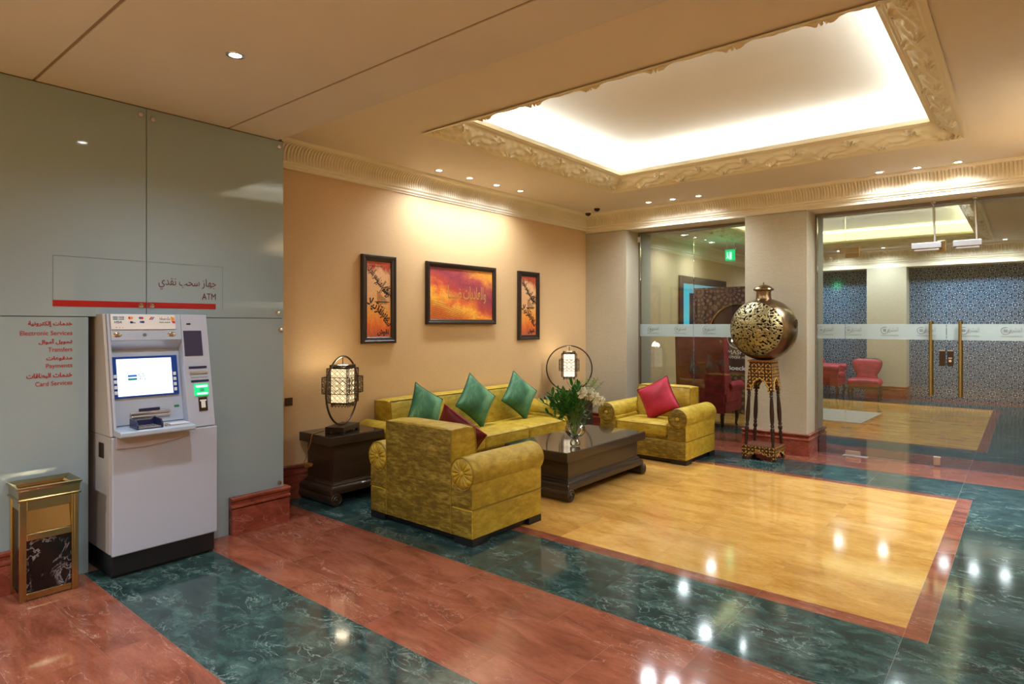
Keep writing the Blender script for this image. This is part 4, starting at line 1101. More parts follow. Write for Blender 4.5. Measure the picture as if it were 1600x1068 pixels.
# ------------------------------------------------------------------ pierced brass globe on inlaid stand
SX, SY = -2.285, 7.20
def lantern_globe():
    R = .355; kz = .985; zc = 1.105 + R * kz - .006
    r = empty('brass_globe_lantern', (SX, SY, 1.105), 0, 'large pierced brass globe lantern with a capped neck on an inlaid stand', 'lantern')
    off = Vector((SX, SY, 1.105))
    to_cam = (Vector((0, 0, 1.5)) - Vector((SX, SY, 1.45))).normalized()
    axis = Matrix.Rotation(-.40, 3, 'Z') @ to_cam; axis = Vector((axis.x, axis.y, 0.02)).normalized()
    bm = bmesh.new(); bmesh.ops.create_icosphere(bm, subdivisions=7, radius=1.0)
    ux = axis.orthogonal().normalized(); uy = axis.cross(ux)
    kill = []; rnd = random.Random(5)
    for f in bm.faces:
        c = f.calc_center_median().normalized(); t = c.angle(axis)
        f.smooth = True
        if t < math.radians(55):
            u = c.dot(ux) * 11; v = c.dot(uy) * 11
            n1 = noise.noise(Vector((u * 1.15, v * 1.15, 3.1))); n2 = noise.noise(Vector((u * 2.3 + 9, v * 2.3, 7.7)))
            d = noise.voronoi(Vector((u, v, 0)))[0]
            if (d[1] - d[0]) > .22 and n2 > -.10 or (n1 > .30): kill.append(f)
            f.material_index = 1
    bmesh.ops.delete(bm, geom=kill, context='FACES')
    for v in bm.verts:
        v.co = Vector((v.co.x * R, v.co.y * R, v.co.z * R * kz))
        t = Vector((v.co.x, v.co.y, v.co.z / kz)).normalized().angle(axis)
        if abs(t - math.radians(56.5)) < math.radians(1.6): v.co *= 1.006
    for v in bm.verts: v.co.z += zc - 1.105
    me = bpy.data.meshes.new('globe'); bm.to_mesh(me); bm.free(); me.materials.append(M['oldbrass']); me.materials.append(M['piercedbrass'])
    g = bpy.data.objects.new('globe', me); C.objects.link(g); g.parent = r
    so = g.modifiers.new('wall', 'SOLIDIFY'); so.thickness = .0035; so.offset = -1
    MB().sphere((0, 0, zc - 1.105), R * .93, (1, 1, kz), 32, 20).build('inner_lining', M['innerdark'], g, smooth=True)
    zt = zc - 1.105 + R * kz
    nk = [(.088, -.020), (.085, -.006), (.080, .004), (.078, .060), (.080, .072), (.086, .078)]
    MB().lathe([(q, zt + h) for q, h in nk], 36, cap=False).build('neck', M['oldbrass'], r, smooth=True)
    cp = [(.084, .076), (.104, .084), (.110, .094), (.106, .106), (.094, .118), (.080, .128), (.052, .142), (.028, .150), (.010, .154), (.007, .162), (.009, .168), (.004, .176), (0, .178)]
    MB().lathe([(q, zt + h) for q, h in cp], 36, cap=False).build('cap', M['oldbrass'], r, smooth=True)
    side = (Matrix.Rotation(1.15, 3, 'Z') @ to_cam); side.z = 0; side.normalize(); c = Vector((0, 0, zc - 1.105 + .06)) + side * R * .985; a1 = Vector((0, 0, 1)); a2 = side.cross(a1)
    MB().tube([c + side * .01 + a1 * .045 * math.cos(2 * PI * k / 20) + a2 * .028 * math.sin(2 * PI * k / 20) for k in range(20)], .005, 6, closed=True).build('side_ring', M['bronze'], r, smooth=True)
lantern_globe()
def arch_panel(b, T, w0, w1, z0, z1, cuts, t=.018, zfull=None):
    """trapezoid board (half-widths w0 at bottom, w1 at top) with an arched underside given as (u, z) points from left to right"""
    pts = [(-w0, z0)] + cuts + [(w0, z0), (w1, z1), (-w1, z1)]
    n = len(pts)
    vs = [T @ Vector((x, 0, z)) for x, z in pts] + [T @ Vector((x, t, z)) for x, z in pts]
    # triangulate face through bmesh-like fan strips: upper edge to cut points
    fs = [(i, i + n, (i + 1) % n + n, (i + 1) % n) for i in range(n)]
    low = list(range(0, len(cuts) + 2)); hi0 = len(pts) - 1; hi1 = len(pts) - 2
    half = len(low) // 2
    f1 = []; f2 = []
    for k in range(len(low) - 1):
        top = hi0 if k < half else hi1
        f1.append((low[k], low[k + 1], top)); f2.append((low[k + 1] + n, low[k] + n, top + n))
    f1.append((low[half], hi1, hi0)); f2.append((hi1 + n, low[half] + n, hi0 + n))
    b.add(vs, fs + f1 + f2)
def inlaid_stand():
    r = empty('inlaid_stand', (SX, SY, 0), 0, 'tall four-legged dark wood stand with bone inlay carrying the brass globe', 'stand')
    w_bot, w_top = .178, .112; H = 1.085
    half = lambda z: w_bot + (w_top - w_bot) * min(1, z / H)
    MB().rbox(-.135, .135, -.135, .135, H, 1.1045, .006, 2).build('top_board', plain('stand_top', srgb(150, 96, 48), .3), r, smooth=True)
    def arch(w, z0, zs):  # pointed multifoil arch
        return [(-w, z0 + .0), (-w * .96, z0 + zs * .35), (-w * .72, z0 + zs * .55), (-w * .62, z0 + zs * .78), (-w * .30, z0 + zs * .90), (0, z0 + zs * 1.08), (w * .30, z0 + zs * .90), (w * .62, z0 + zs * .78), (w * .72, z0 + zs * .55), (w * .96, z0 + zs * .35), (w, z0)]
    za = .76
    for k in range(4):
        R_ = Matrix.Rotation(k * PI / 2, 4, 'Z')
        sl = math.atan2(w_bot - w_top, H)
        # upper apron board follows the taper
        hb, ht = half(za) + .012, half(H - .003) + .008
        T = R_ @ Matrix.Translation((0, -hb, za)) @ Matrix.Rotation(-math.atan2(hb - ht, H - .003 - za), 4, 'X') @ Matrix.Translation((0, 0, -za))
        b = MB(); arch_panel(b, T, hb - .001, ht - .001, za, H - .0005, [(x, z) for x, z in arch(hb * .62, za, .13)])
        o = b.build('apron', M['inlay'], r)
        e = MB(); e.T = T; e.tube([(x * 1.07, -.001, z + .012) for x, z in arch(hb * .62, za, .13)], .0045, 6); e.build('arch_inlay', M['inlayplain'], o, smooth=True)
        e = MB(); e.T = T
        for q in range(8):
            a = q * PI / 4; e.cyl((.018 * math.cos(a), -.0015, za + .235 + .018 * math.sin(a)), (.036 * math.cos(a), -.0015, za + .235 + .036 * math.sin(a)), .005, .001, 6)
        e.build('star_inlay', M['inlayplain'], o)
        # lower shelf apron
        hb2, ht2 = w_bot, half(.15) + .010
        T2 = R_ @ Matrix.Translation((0, -hb2, 0)) @ Matrix.Rotation(-math.atan2(hb2 - ht2, .15), 4, 'X')
        w = hb2 * .78
        cuts = [(-w, .012), (-w * .93, .05), (-w * .70, .045), (-w * .62, .065), (-w * .40, .058), (-w * .30, .078), (0, .092), (w * .30, .078), (w * .40, .058), (w * .62, .065), (w * .70, .045), (w * .93, .05), (w, .012)]
        b = MB(); arch_panel(b, T2, hb2 - .001, ht2 - .001, .008, .150, cuts); o = b.build('shelf_apron', M['inlay'], r)
        e = MB(); e.T = T2; e.tube([(x, -.001, z + .010) for x, z in cuts[1:-1]], .0035, 6); e.build('arch_inlay', M['inlayplain'], o, smooth=True)
        # leg
        cx = R_ @ Vector((-1, -1, 0))
        p0 = Vector((cx.x * (half(.15) - .022), cx.y * (half(.15) - .022), .158)); p1 = Vector((cx.x * (half(za) - .014), cx.y * (half(za) - .014), za + .03)); d = (p1 - p0); L = d.length
        prof = [(.013, 0), (.016, .01), (.012, .03), (.015, .05), (.017, .10), (.017, .13), (.012, .15), (.020, .165), (.020, .19), (.012, .205), (.020, .22), (.013, .24), (.019, .27), (.021, .36), (.018, .44), (.015, .50), (.012, .525), (.020, .535), (.012, .55), (.019, .565), (.013, .585), (.015, .60), (.015, L)]
        prof = [(q * 1.12, h * L / .62 if h < .61 else L) for q, h in prof]
        MB().lathe(prof, 14, p0, d).build('leg', M['darkleg'], r, smooth=True)
        MB().box(cx.x * (w_bot - .03), cx.x * (w_bot + .002), cx.y * (w_bot - .03), cx.y * (w_bot + .002), 0, .02).build('foot', M['darkleg'], r, bevel=.003)
    MB().box(-half(.15), half(.15), -half(.15), half(.15), .146, .157).build('shelf', plain('stand_shelf', srgb(92, 52, 40), .3), r)
inlaid_stand()

# ------------------------------------------------------------------ cash machine
def xf(z): return -4.13 - .183 * max(0.0, z - .84) - .05 * max(0, z - 1.38) ** 2
M['atm'] = plain('atm_shell', srgb(176, 184, 202), .38); M['atmside'] = plain('atm_side', srgb(182, 178, 174), .45); M['atmfascia'] = plain('atm_fascia', srgb(178, 192, 212), .32, .15)
M['navy'] = plain('navy_plastic', srgb(38, 44, 84), .3); M['keypad'] = plain('keypad_metal', srgb(150, 158, 170), .3, .6)
def screen_mat():
    a = N('lit_screen'); a.set(Base_Color=(.02, .02, .03, 1), Emission_Color=(.80, .90, 1, 1), Emission_Strength=.55); return a.m
def cash_machine():
    L = Vector((-4.25, 1.61, 0)); r = empty('cash_machine', L, 0, 'tall pale grey cash machine with a lit screen set into the glass wall', 'cash machine')
    T = Matrix.Translation(-L)
    def nb(): b = MB(); b.T = T; return b
    nb().box(-4.86, -4.16, 1.315, 1.905, 0, .018).build('foot_board', M['black'], r)
    nb().box(-4.86, -4.138, 1.310, 1.908, .0185, .139).build('kick_plate', M['black'], r, bevel=.003)
    nb().box(-4.86, -4.160, 1.305, 1.914, .140, .835).build('cabinet', M['atmside'], r, bevel=.004)
    nb().box(-4.159, -4.127, 1.308, 1.924, .132, .834).build('front_door', M['atm'], r, bevel=.008)
    nb().box(-4.33, -4.25, 1.300, 1.3045, .70, .79).build('side_lock', M['bronze'], r, bevel=.003)
    # upper head
    def cheek(y0, y1, name, m, back=-4.86, off=0.0, z0=.838, z1=1.565, n=10, par=r, bev=.004):
        pts = [(back, z0)] + [(xf(z0 + (z1 - z0) * k / n) - off, z0 + (z1 - z0) * k / n) for k in range(n + 1)] + [(back, z1)]
        return nb().prism(pts, y0, y1, 'y').build(name, m, par, bevel=bev)
    cheek(1.303, 1.3205, 'side_shell', M['atmside'], off=.012)
    cheek(1.3215, 1.3365, 'side_trim', M['atm'])
    cheek(1.744, 1.912, 'service_column', M['atm'])
    cheek(1.3375, 1.743, 'head_panel', M['atmfascia'], z0=1.402)
    # recess: sloping hood, screen surround, lower fascia
    o7 = .070
    pts = [(-4.5, 1.4015), (xf(1.402) - .002, 1.4015), (xf(1.345) - o7, 1.345), (-4.5, 1.345)]
    nb().prism(pts, 1.3375, 1.743, 'y').build('hood', M['atmfascia'], r)
    pts = [(-4.5, .889)] + [(xf(z) - o7, z) for z in (.889, 1.0, 1.15, 1.344)] + [(-4.5, 1.344)]
    fas = nb().prism(pts, 1.3375, 1.743, 'y').build('recess_fascia', M['atmfascia'], r)
    def plate(name, y0, y1, z0, z1, off, th, m, par, bev=.0015, sk=0.0):
        """thin plate lying on the sloped face at inset off"""
        vs = []
        for (dx) in (0, th):
            for (y, z) in ((y0, z0), (y1, z0), (y1, z1), (y0, z1)): vs.append((xf(z) - off + dx, y + sk * (z - z0), z))
        return nb().add(vs, [(0, 1, 2, 3), (7, 6, 5, 4), (0, 4, 5, 1), (1, 5, 6, 2), (2, 6, 7, 3), (3, 7, 4, 0)]).build(name, m, par, bevel=bev)
    bz = plate('screen_bezel', 1.352, 1.725, 1.052, 1.302, o7 - .0005, .012, plain('screen_bezel_blue', srgb(28, 70, 150), .25), r)
    sc = plate('screen', 1.374, 1.688, 1.063, 1.288, o7 - .0122, .002, screen_mat(), r, 0)
    k = 0
    for z in (1.185, 1.152, 1.119, 1.086):
        for y in (1.695, 1.354): plate('function_key', y, y + .016, z - .010, z + .010, o7 - .0123, .006, M['white'], bz, .001)
    # logo on the screen
    blue = emis('screen_blue', srgb(40, 100, 190), .35); teal = emis('screen_teal', srgb(20, 120, 120), .35); nav = emis('screen_navy', srgb(30, 40, 100), .3)
    plate('logo_bar', 1.432, 1.482, 1.177, 1.190, o7 - .0146, .0006, blue, sc, 0); plate('logo_bar', 1.432, 1.482, 1.157, 1.170, o7 - .0146, .0006, teal, sc, 0)
    for body, z, y in (('CS', 1.177, 1.489), ('mis', 1.156, 1.489)):
        t = text('logo_word', body, .032, (0, 0, 0), (0, 0, 0), nav, ext=.0002, bold=0.0)
        t.data.transform(T @ Matrix.Translation((xf(z) - o7 + .0152, y, z)) @ Matrix.Rotation(-math.atan(.183), 4, 'Y') @ Matrix.Rotation(PI / 2, 4, 'Z') @ Matrix.Rotation(PI / 2, 4, 'X')); t.parent = sc
    # head sign
    hs = plate('head_sign', 1.3395, 1.708, 1.470, 1.562, -.0005, .006, plain('sign_white', srgb(226, 226, 224), .3), r)
    def onhead(name, b_, m): return b_.build(name, m, hs)
    def flat(pts_yz, off=-.0068, par=hs, name='logo', m=None):
        vs = [(xf(z) - off, y, z) for y, z in pts_yz]; n = len(vs); vs += [(x + .0004, y, z) for x, y, z in vs]
        return nb().add(vs, [tuple(range(n)), tuple(range(2 * n - 1, n - 1, -1))] + [(i, (i + 1) % n, (i + 1) % n + n, i + n) for i in range(n)]).build(name, m, par)
    def rect(y0, y1, z0, z1): return [(y0, z0), (y1, z0), (y1, z1), (y0, z1)]
    def disc(y, z, r_, n=18, sy=1): return [(y + r_ * sy * math.cos(2 * PI * k / n), z + r_ * math.sin(2 * PI * k / n)) for k in range(n)]
    cb = plain('print_blue', srgb(30, 110, 180), .4); ct = plain('print_teal', srgb(30, 120, 110), .4); cr = plain('print_scarlet', srgb(206, 44, 40), .4); co = plain('print_orange', srgb(236, 150, 50), .4); cn = plain('print_navy', srgb(30, 40, 110), .4); cg = plain('print_mid_grey', srgb(110, 110, 116), .4)
    flat(rect(1.352, 1.378, 1.541, 1.548), m=cb); flat(rect(1.352, 1.378, 1.530, 1.537), m=ct)
    def ht(body, size, y, z, m, wd=None, it=0):
        t = text('logo_word', body, size, (0, 0, 0), (0, 0, 0), m, ext=.0002, width=wd, shear=it, bold=.0004)
        t.data.transform(T @ Matrix.Translation((xf(z) + .0069, y, z)) @ Matrix.Rotation(-math.atan(.183), 4, 'Y') @ Matrix.Rotation(PI / 2, 4, 'Z') @ Matrix.Rotation(PI / 2, 4, 'X')); t.parent = hs
    ht('CSCB', .011, 1.382, 1.541, cn, .030); ht('maids', .011, 1.382, 1.530, ct, .030); ht('VISA', .020, 1.354, 1.508, cn, .040, .3)
    flat(disc(1.443, 1.541, .008), m=cr); flat(disc(1.454, 1.541, .008), off=-.0074, m=co); flat(disc(1.502, 1.541, .008), m=cb); flat(disc(1.513, 1.541, .008), off=-.0074, m=cr)
    flat(disc(1.506, 1.516, .007, sy=1.2), m=cb); flat(disc(1.517, 1.516, .007, sy=1.2), off=-.0074, m=cn); flat(disc(1.452, 1.514, .007, sy=1.3), m=cn); ht('Link', .010, 1.455, 1.509, cn, .02)
    flat([(1.552, 1.530), (1.562, 1.530), (1.574, 1.548), (1.564, 1.548)], m=cr); flat([(1.565, 1.530), (1.573, 1.530), (1.585, 1.548), (1.577, 1.548)], m=cb)
    ht(arabic('بنك مسقط'), .030, 1.612, 1.530, cg, .065); ht('bank muscat', .013, 1.612, 1.511, cg, .066)
    flat([(1.684, 1.526), (1.712 - .006, 1.526), (1.702, 1.545), (1.682, 1.552)], m=co); flat([(1.684, 1.524), (1.706, 1.522), (1.706, 1.508), (1.692, 1.508)], m=cr)
    flat(disc(1.368, 1.483, .003), m=cr); flat(disc(1.386, 1.481, .0025), m=cr); flat(disc(1.402, 1.481, .0025), m=cr)
    # lights and camera on the head
    for y in (1.372, 1.683): 
        b = nb(); b.sphere((xf(1.436) - .003, y, 1.436), .017, (.55, 1.6, 1), 20, 12); b.build('floodlight', M['chrome'], r, smooth=True)
    nb().cyl((xf(1.436) - .01, 1.523, 1.436), (xf(1.436) + .004, 1.523, 1.436), .011, n=20).build('camera_lens', M['keypad'], r, smooth=True)
    # dark monitor, slots, card reader on the service column
    def cplate(name, y0, y1, z0, z1, m, th=.004, par=r, off=-.0002): return plate(name, y0, y1, z0, z1, off, th, m, par)
    cplate('dark_window', 1.753, 1.868, 1.296, 1.460, plain('dark_window', srgb(62, 62, 88), .15))
    cplate('camera_slot', 1.778, 1.803, 1.500, 1.509, M['bronze'])
    s1 = cplate('receipt_slot', 1.770, 1.885, 1.213, 1.227, M['navy'])
    cplate('slot_lip', 1.772, 1.886, 1.176, 1.193, M['steel'], .008); cplate('printed_slip', 1.778, 1.885, 1.155, 1.174, M['atmfascia'], .004)
    cplate('card_slot', 1.778, 1.892, 1.124, 1.138, M['navy'])
    gl = emis('green_indicator', (0.0, .75, .22, 1), .35); g = cplate('green_reader_light', 1.795, 1.882, 1.036, 1.112, gl, .010)
    cplate('light_spot', 1.802, 1.876, 1.090, 1.104, emis('green_hot', (.6, 1, .75, 1), .5), .0008, g, -.0105); cplate('light_spot', 1.806, 1.874, 1.044, 1.056, emis('green_hot2', (.6, 1, .75, 1), .5), .0008, g, -.0105); cplate('card_picture', 1.826, 1.852, 1.064, 1.082, plain('card_mint', srgb(80, 190, 140), .4), .0008, g, -.0105)
    cr_ = cplate('card_reader', 1.815, 1.870, .938, 1.026, M['bronze'], .006); cplate('card_drawing', 1.829, 1.856, .958, 1.004, M['white'], .001, cr_, -.0065); cplate('card_drawing', 1.822, 1.864, 1.000, 1.010, M['white'], .001, cr_, -.0065)
    # cash mouth, silver rollers
    nb().box(-4.25, xf(.94) - o7 + .014, 1.434, 1.664, .944, .962).build('cash_slot_roller', M['steel'], r, bevel=.006); nb().box(-4.25, xf(.94) - o7 + .018, 1.436, 1.664, .922, .942).build('cash_slot_roller', M['steel'], r, bevel=.008)
    nb().box(-4.25, xf(.97) - o7 + .008, 1.484, 1.604, .965, .981).build('cash_slot', M['navy'], r, bevel=.002)
    plate('green_tag', 1.692, 1.722, .970, .984, o7 - .0005, .001, plain('tag_green', srgb(50, 130, 90), .4), r)
    # ledge with keypad guard
    b = nb(); b.prism([(-4.28, .8885), (-4.045, .874), (-4.030, .868), (-4.028, .846), (-4.036, .840), (-4.126, .840), (-4.28, .841)], 1.322, 1.7425, 'y'); lg = b.build('ledge', M['atmfascia'], r, bevel=.003)
    b = nb(); b.box(-4.15, -4.055, 1.425, 1.550, .879, .887); kp = b.build('keypad', M['keypad'], r, bevel=.002)
    for i in range(4):
        for j in range(4): nb().box(-4.142 + i * .021, -4.126 + i * .021, 1.432 + j * .028, 1.453 + j * .028, .8872, .891).build('key', M['steel'], kp)
    b = nb()
    for y0 in (1.414, 1.552): b.prism([(-4.17, .882), (-4.050, .876), (-4.050, .902), (-4.075, .926), (-4.17, .934)], y0, y0 + .009, 'y')
    b.prism([(1.4235, .882), (1.5515, .882), (1.5515, .934), (1.530, .918), (1.445, .918), (1.4235, .934)], -4.170, -4.160, 'x'); b.build('keypad_guard', M['navy'], r, bevel=.002)
    b = nb(); b.box(-4.15, -4.075, 1.612, 1.728, .879, .884); b.build('instruction_card', plain('card_paper', srgb(222, 218, 224), .5), r)
    nb().box(-4.10, -4.080, 1.585, 1.598, .879, .884).build('contactless_mark', co, r)
    # curved shadow below the ledge, shaped as a greyer plate
    pts = [(1.326, .8395), (1.740, .8395), (1.740, .80), (1.66, .782), (1.58, .770), (1.48, .762), (1.38, .764), (1.326, .768)]
    nb().prism(pts, -4.1265, -4.112, 'x').build('ledge_shadow', plain('shadow_grey', srgb(176, 168, 174), .45), r, bevel=.003)
cash_machine()

# ------------------------------------------------------------------ printed sign and lettering on the cladding
gx = XG + .0006
sg = empty('cash_machine_sign', (gx, 1.55, 1.60), 0, 'outlined glass sign with a red stripe reading ATM above the cash machine', 'sign')
T = Matrix.Translation((-gx, -1.55, -1.60))
b = MB(); b.T = T
for (y0, y1, z0, z1) in ((1.082, 2.079, 1.905, 1.9066), (1.082, 1.0836, 1.608, 1.905), (2.0774, 2.079, 1.606, 1.905)): b.box(gx, gx + .001, y0, y1, z0, z1)
b.build('outline', M['printgrey'], sg)
b = MB(); b.T = T; b.box(gx, gx + .0014, 1.082, 1.582, 1.6075, 1.6445); b.box(gx, gx + .0014, 1.588, 2.029, 1.6075, 1.6445); b.build('red_stripe', M['printred'], sg)
for body, y, z, wd, hh in ((arabic('جهاز سحب نقدي'), 1.655, 1.762, .374, .085), ('ATM', 1.935, 1.672, .094, .044)):
    t = text('lettering', body, .07, (gx + .0006 - gx, y - 1.55, z - 1.60), RX, M['printdark'], sg, width=wd, height=hh, bold=0.0)
ls = []
for body, w0, z, hh, m in ((arabic('خدمات إلكترونية'), .213, 1.503, .034, 'printred'), ('Electronic Services', .250, 1.451, .026, 'r2'), (arabic('تحويل أموال'), .164, 1.400, .034, 'printred'), ('Transfers', .119, 1.354, .026, 'r2'),
                       (arabic('مدفوعات'), .128, 1.301, .030, 'printred'), ('Payments', .129, 1.256, .032, 'r2'), (arabic('خدمات البطاقات'), .221, 1.202, .034, 'printred'), ('Card Services', .180, 1.157, .026, 'r2')):
    if 'r2' not in M: M['r2'] = plain('thin_red_print', srgb(170, 60, 54), .4)
    o = text('line', body, .03, (0, 0, 0), (0, 0, 0), M[m], width=w0, height=hh, bold=.0008 if m == 'printred' else .0002)
    xmax = max(v.co.x for v in o.data.vertices); ymin = min(v.co.y for v in o.data.vertices)
    o.data.transform(Matrix.Translation((gx + .0006, 1.179, z - hh / 2)) @ Matrix.Rotation(PI / 2, 4, 'Z') @ Matrix.Rotation(PI / 2, 4, 'X') @ Matrix.Translation((-xmax, -ymin, 0))); ls.append(o)
r = empty('services_lettering', (gx, 1.179, 1.20))
for o in ls:
    o.name = 'lettering_line'; o.data.transform(Matrix.Translation((-gx, -1.179, -1.20))); o.parent = r
tag(r, 'red lettering listing electronic services on the glass wall left of the cash machine', 'lettering')

# ------------------------------------------------------------------ brass litter bin with marble panels
def litter_bin():
    L = Vector((-4.265, 1.016, 0)); r = empty('litter_bin', L, 0, 'square polished brass ash and litter bin with a black marble panel', 'litter bin')
    hx, hy = .100, .133; rot = Matrix.Identity(4); H = .545
    fr = MB()
    for sx in (-1, 1):
        for sy in (-1, 1):
            fr.box(sx * hx, sx * (hx - .030), sy * hy, sy * (hy - .030), 0, H); fr.box(sx * (hx + .003), sx * (hx - .018), sy * (hy + .003), sy * (hy - .018), 0, H - .004)
    fr.build('corner_posts', M['brass'], r, bevel=.002)
    for (z0, z1) in ((.006, .042), (.325, .362), (.490, H)): MB().box(hx - .030, hx - .002, -hy + .03, hy - .03, z0, z1).build('front_rail', M['brass'], r, bevel=.003)
    MB().box(hx - .032, hx - .012, -hy + .0305, hy - .0305, .0425, .3245).build('marble_panel', M['blackmarble'], r)
    MB().prism([(hx - .05, .362), (hx - .012, .363), (hx - .028, .489), (hx - .05, .489)], -hy + .0305, hy - .0305, 'y').build('push_flap', M['brass'], r)
    MB().box(-hx + .03, hx - .034, -hy + .012, hy - .012, .02, .52).build('liner', M['black'], r)
    b = MB()
    for sy in (-1, 1): b.box(-hx + .03, hx - .03, sy * (hy - .012), sy * (hy - .002), .0, .04); b.box(-hx + .03, hx - .03, sy * (hy - .012), sy * (hy - .002), .49, H)
    b.build('side_rails', M['brass'], r, bevel=.002)
    # flared top collar, four mitred sides
    pr = [(.0, .5455), (.012, .5455), (.014, .553), (.006, .557), (.008, .600), (.016, .612), (.018, .618), (.014, .622), (-.018, .604), (-.022, .590), (-.022, .5455)]
    vs = []; k = len(pr)
    for (sx, sy) in ((-1, -1), (1, -1), (1, 1), (-1, 1)):
        for q, z in pr: vs.append((sx * (hx + q), sy * (hy + q), z))
    fs = [(i * k + q, ((i + 1) % 4) * k + q, ((i + 1) % 4) * k + (q + 1) % k, i * k + (q + 1) % k) for i in range(4) for q in range(k)]
    MB().add(vs, fs).build('top_collar', M['brass'], r)
    MB().box(-hx + .0225, hx - .0225, -hy + .0225, hy - .0225, .575, .583).build('ash_tray', M['brass'], r)
litter_bin()

# ------------------------------------------------------------------ ceiling and wall devices
for i, (x, y, lab) in enumerate([(-4.68, 7.30, 'small dark dome camera nearest the corner above the cornice'), (-4.40, 7.08, 'small dark dome camera standing forward of the one in the corner')]):
    r = empty('dome_camera', (x, y, ZC), 0, lab, 'camera')
    MB().lathe([(0, -.001), (.055, -.001), (.055, -.012), (.046, -.020), (0, -.020)], 28, cap=False).build('mount', M['cream'], r, smooth=True)
    MB().lathe([(.041, -.019)] + [(.041 * math.cos(k * PI / 16), -.024 - .036 * math.sin(k * PI / 16)) for k in range(9)], 28, cap=False).build('dome', plain('smoked_dome', srgb(26, 22, 22), .12), r, smooth=True)
o = MB().box(-4.2395, -4.210, YG - .060, YG - .032, 2.66, 2.735).build('motion_sensor', M['white'], None, bevel=.004); tag(o, 'small white sensor high on the corner column beside the glass', 'sensor')
o = MB().box(XW + .0005, XW + .008, 2.86, 2.93, .80, .87).build('wall_socket', M['bronze'], None, bevel=.002); tag(o, 'dark square wall socket beside the near side table', 'socket')
# framed relief on the wall facing the paintings (seen as a reflection in the glass cladding)
r = empty('relief_picture', (XR, 4.95, 2.21), 0, 'large cream framed mosaic relief hanging on the wall opposite the paintings', 'wall relief')
b = MB(); pr = [(-.001, 0), (-.045, 0), (-.055, .02), (-.05, .05), (-.035, .07), (-.035, .10), (-.02, .12), (-.001, .12)]; vs = []; k = len(pr)
for (sy, sz) in ((-1, -1), (1, -1), (1, 1), (-1, 1)):
    for (x, q) in pr: vs.append((x, sy * (.92 - q), sz * (.48 - q)))
b.add(vs, [(i * k + q, ((i + 1) % 4) * k + q, ((i + 1) % 4) * k + (q + 1) % k, i * k + (q + 1) % k) for i in range(4) for q in range(k)]); b.build('frame', M['cream'], r)
def relief():
    a = N('mosaic_relief'); v = a.co((60, 60, 60)); x = a.n('ShaderNodeTexVoronoi'); a.l(v, x.inputs['Vector']); x.inputs['Scale'].default_value = 1
    a.set(Base_Color=a.ramp(x.outputs['Distance'], [(.1, srgb(120, 130, 132)), (.6, srgb(40, 56, 66))]), Roughness=.3); return a.m
MB().box(-.018, -.004, -.80, .80, -.36, .36).build('mosaic_panel', relief(), r)
for kx in range(4): pass

# ------------------------------------------------------------------ far lobby
def film():
    a = N('patterned_blue_film'); tc = a.n('ShaderNodeTexCoord'); sp = a.n('ShaderNodeSeparateXYZ'); a.l(tc.outputs['Object'], sp.inputs[0])
    P = .34; k = 2 * PI / P
    x = sp.outputs[0]; z = sp.outputs[2]
    cx = a.math('COSINE', a.math('MULTIPLY', x, k)); cz = a.math('COSINE', a.math('MULTIPLY', z, k))
    c3 = a.math('COSINE', a.math('MULTIPLY', a.math('ADD', x, z), 2 * k)); c4 = a.math('COSINE', a.math('MULTIPLY', a.math('SUBTRACT', x, z), 2 * k))
    f = a.math('ADD', a.math('ADD', cx, cz), a.math('MULTIPLY', a.math('ADD', c3, c4), .75))
    l1 = a.math('LESS_THAN', a.math('ABSOLUTE', a.math('SUBTRACT', a.math('FRACT', a.math('MULTIPLY', f, .9)), .5)), .20)
    v = a.co((1, 1, 1)); n = a.noise(v, 1.1, 3)
    col = a.mix(l1, srgb(34, 60, 88), srgb(140, 168, 190)); col = a.mix(.3, col, a.ramp(n, [(.3, (.6, .75, .8)), (.7, (1.15, 1.15, 1.2))]), 'MULTIPLY')
    a.set(Base_Color=col, Roughness=.10); return a.m
M['film'] = film()
o = MB().box(XW - .05, -2.561, 15.05, 15.07, .001, 2.66).build('window_6', M['film']); tag(o, kind='structure')
o = MB().box(-1.859, XR, 15.05, 15.07, .001, 2.66).build('window_7', M['film']); tag(o, kind='structure')
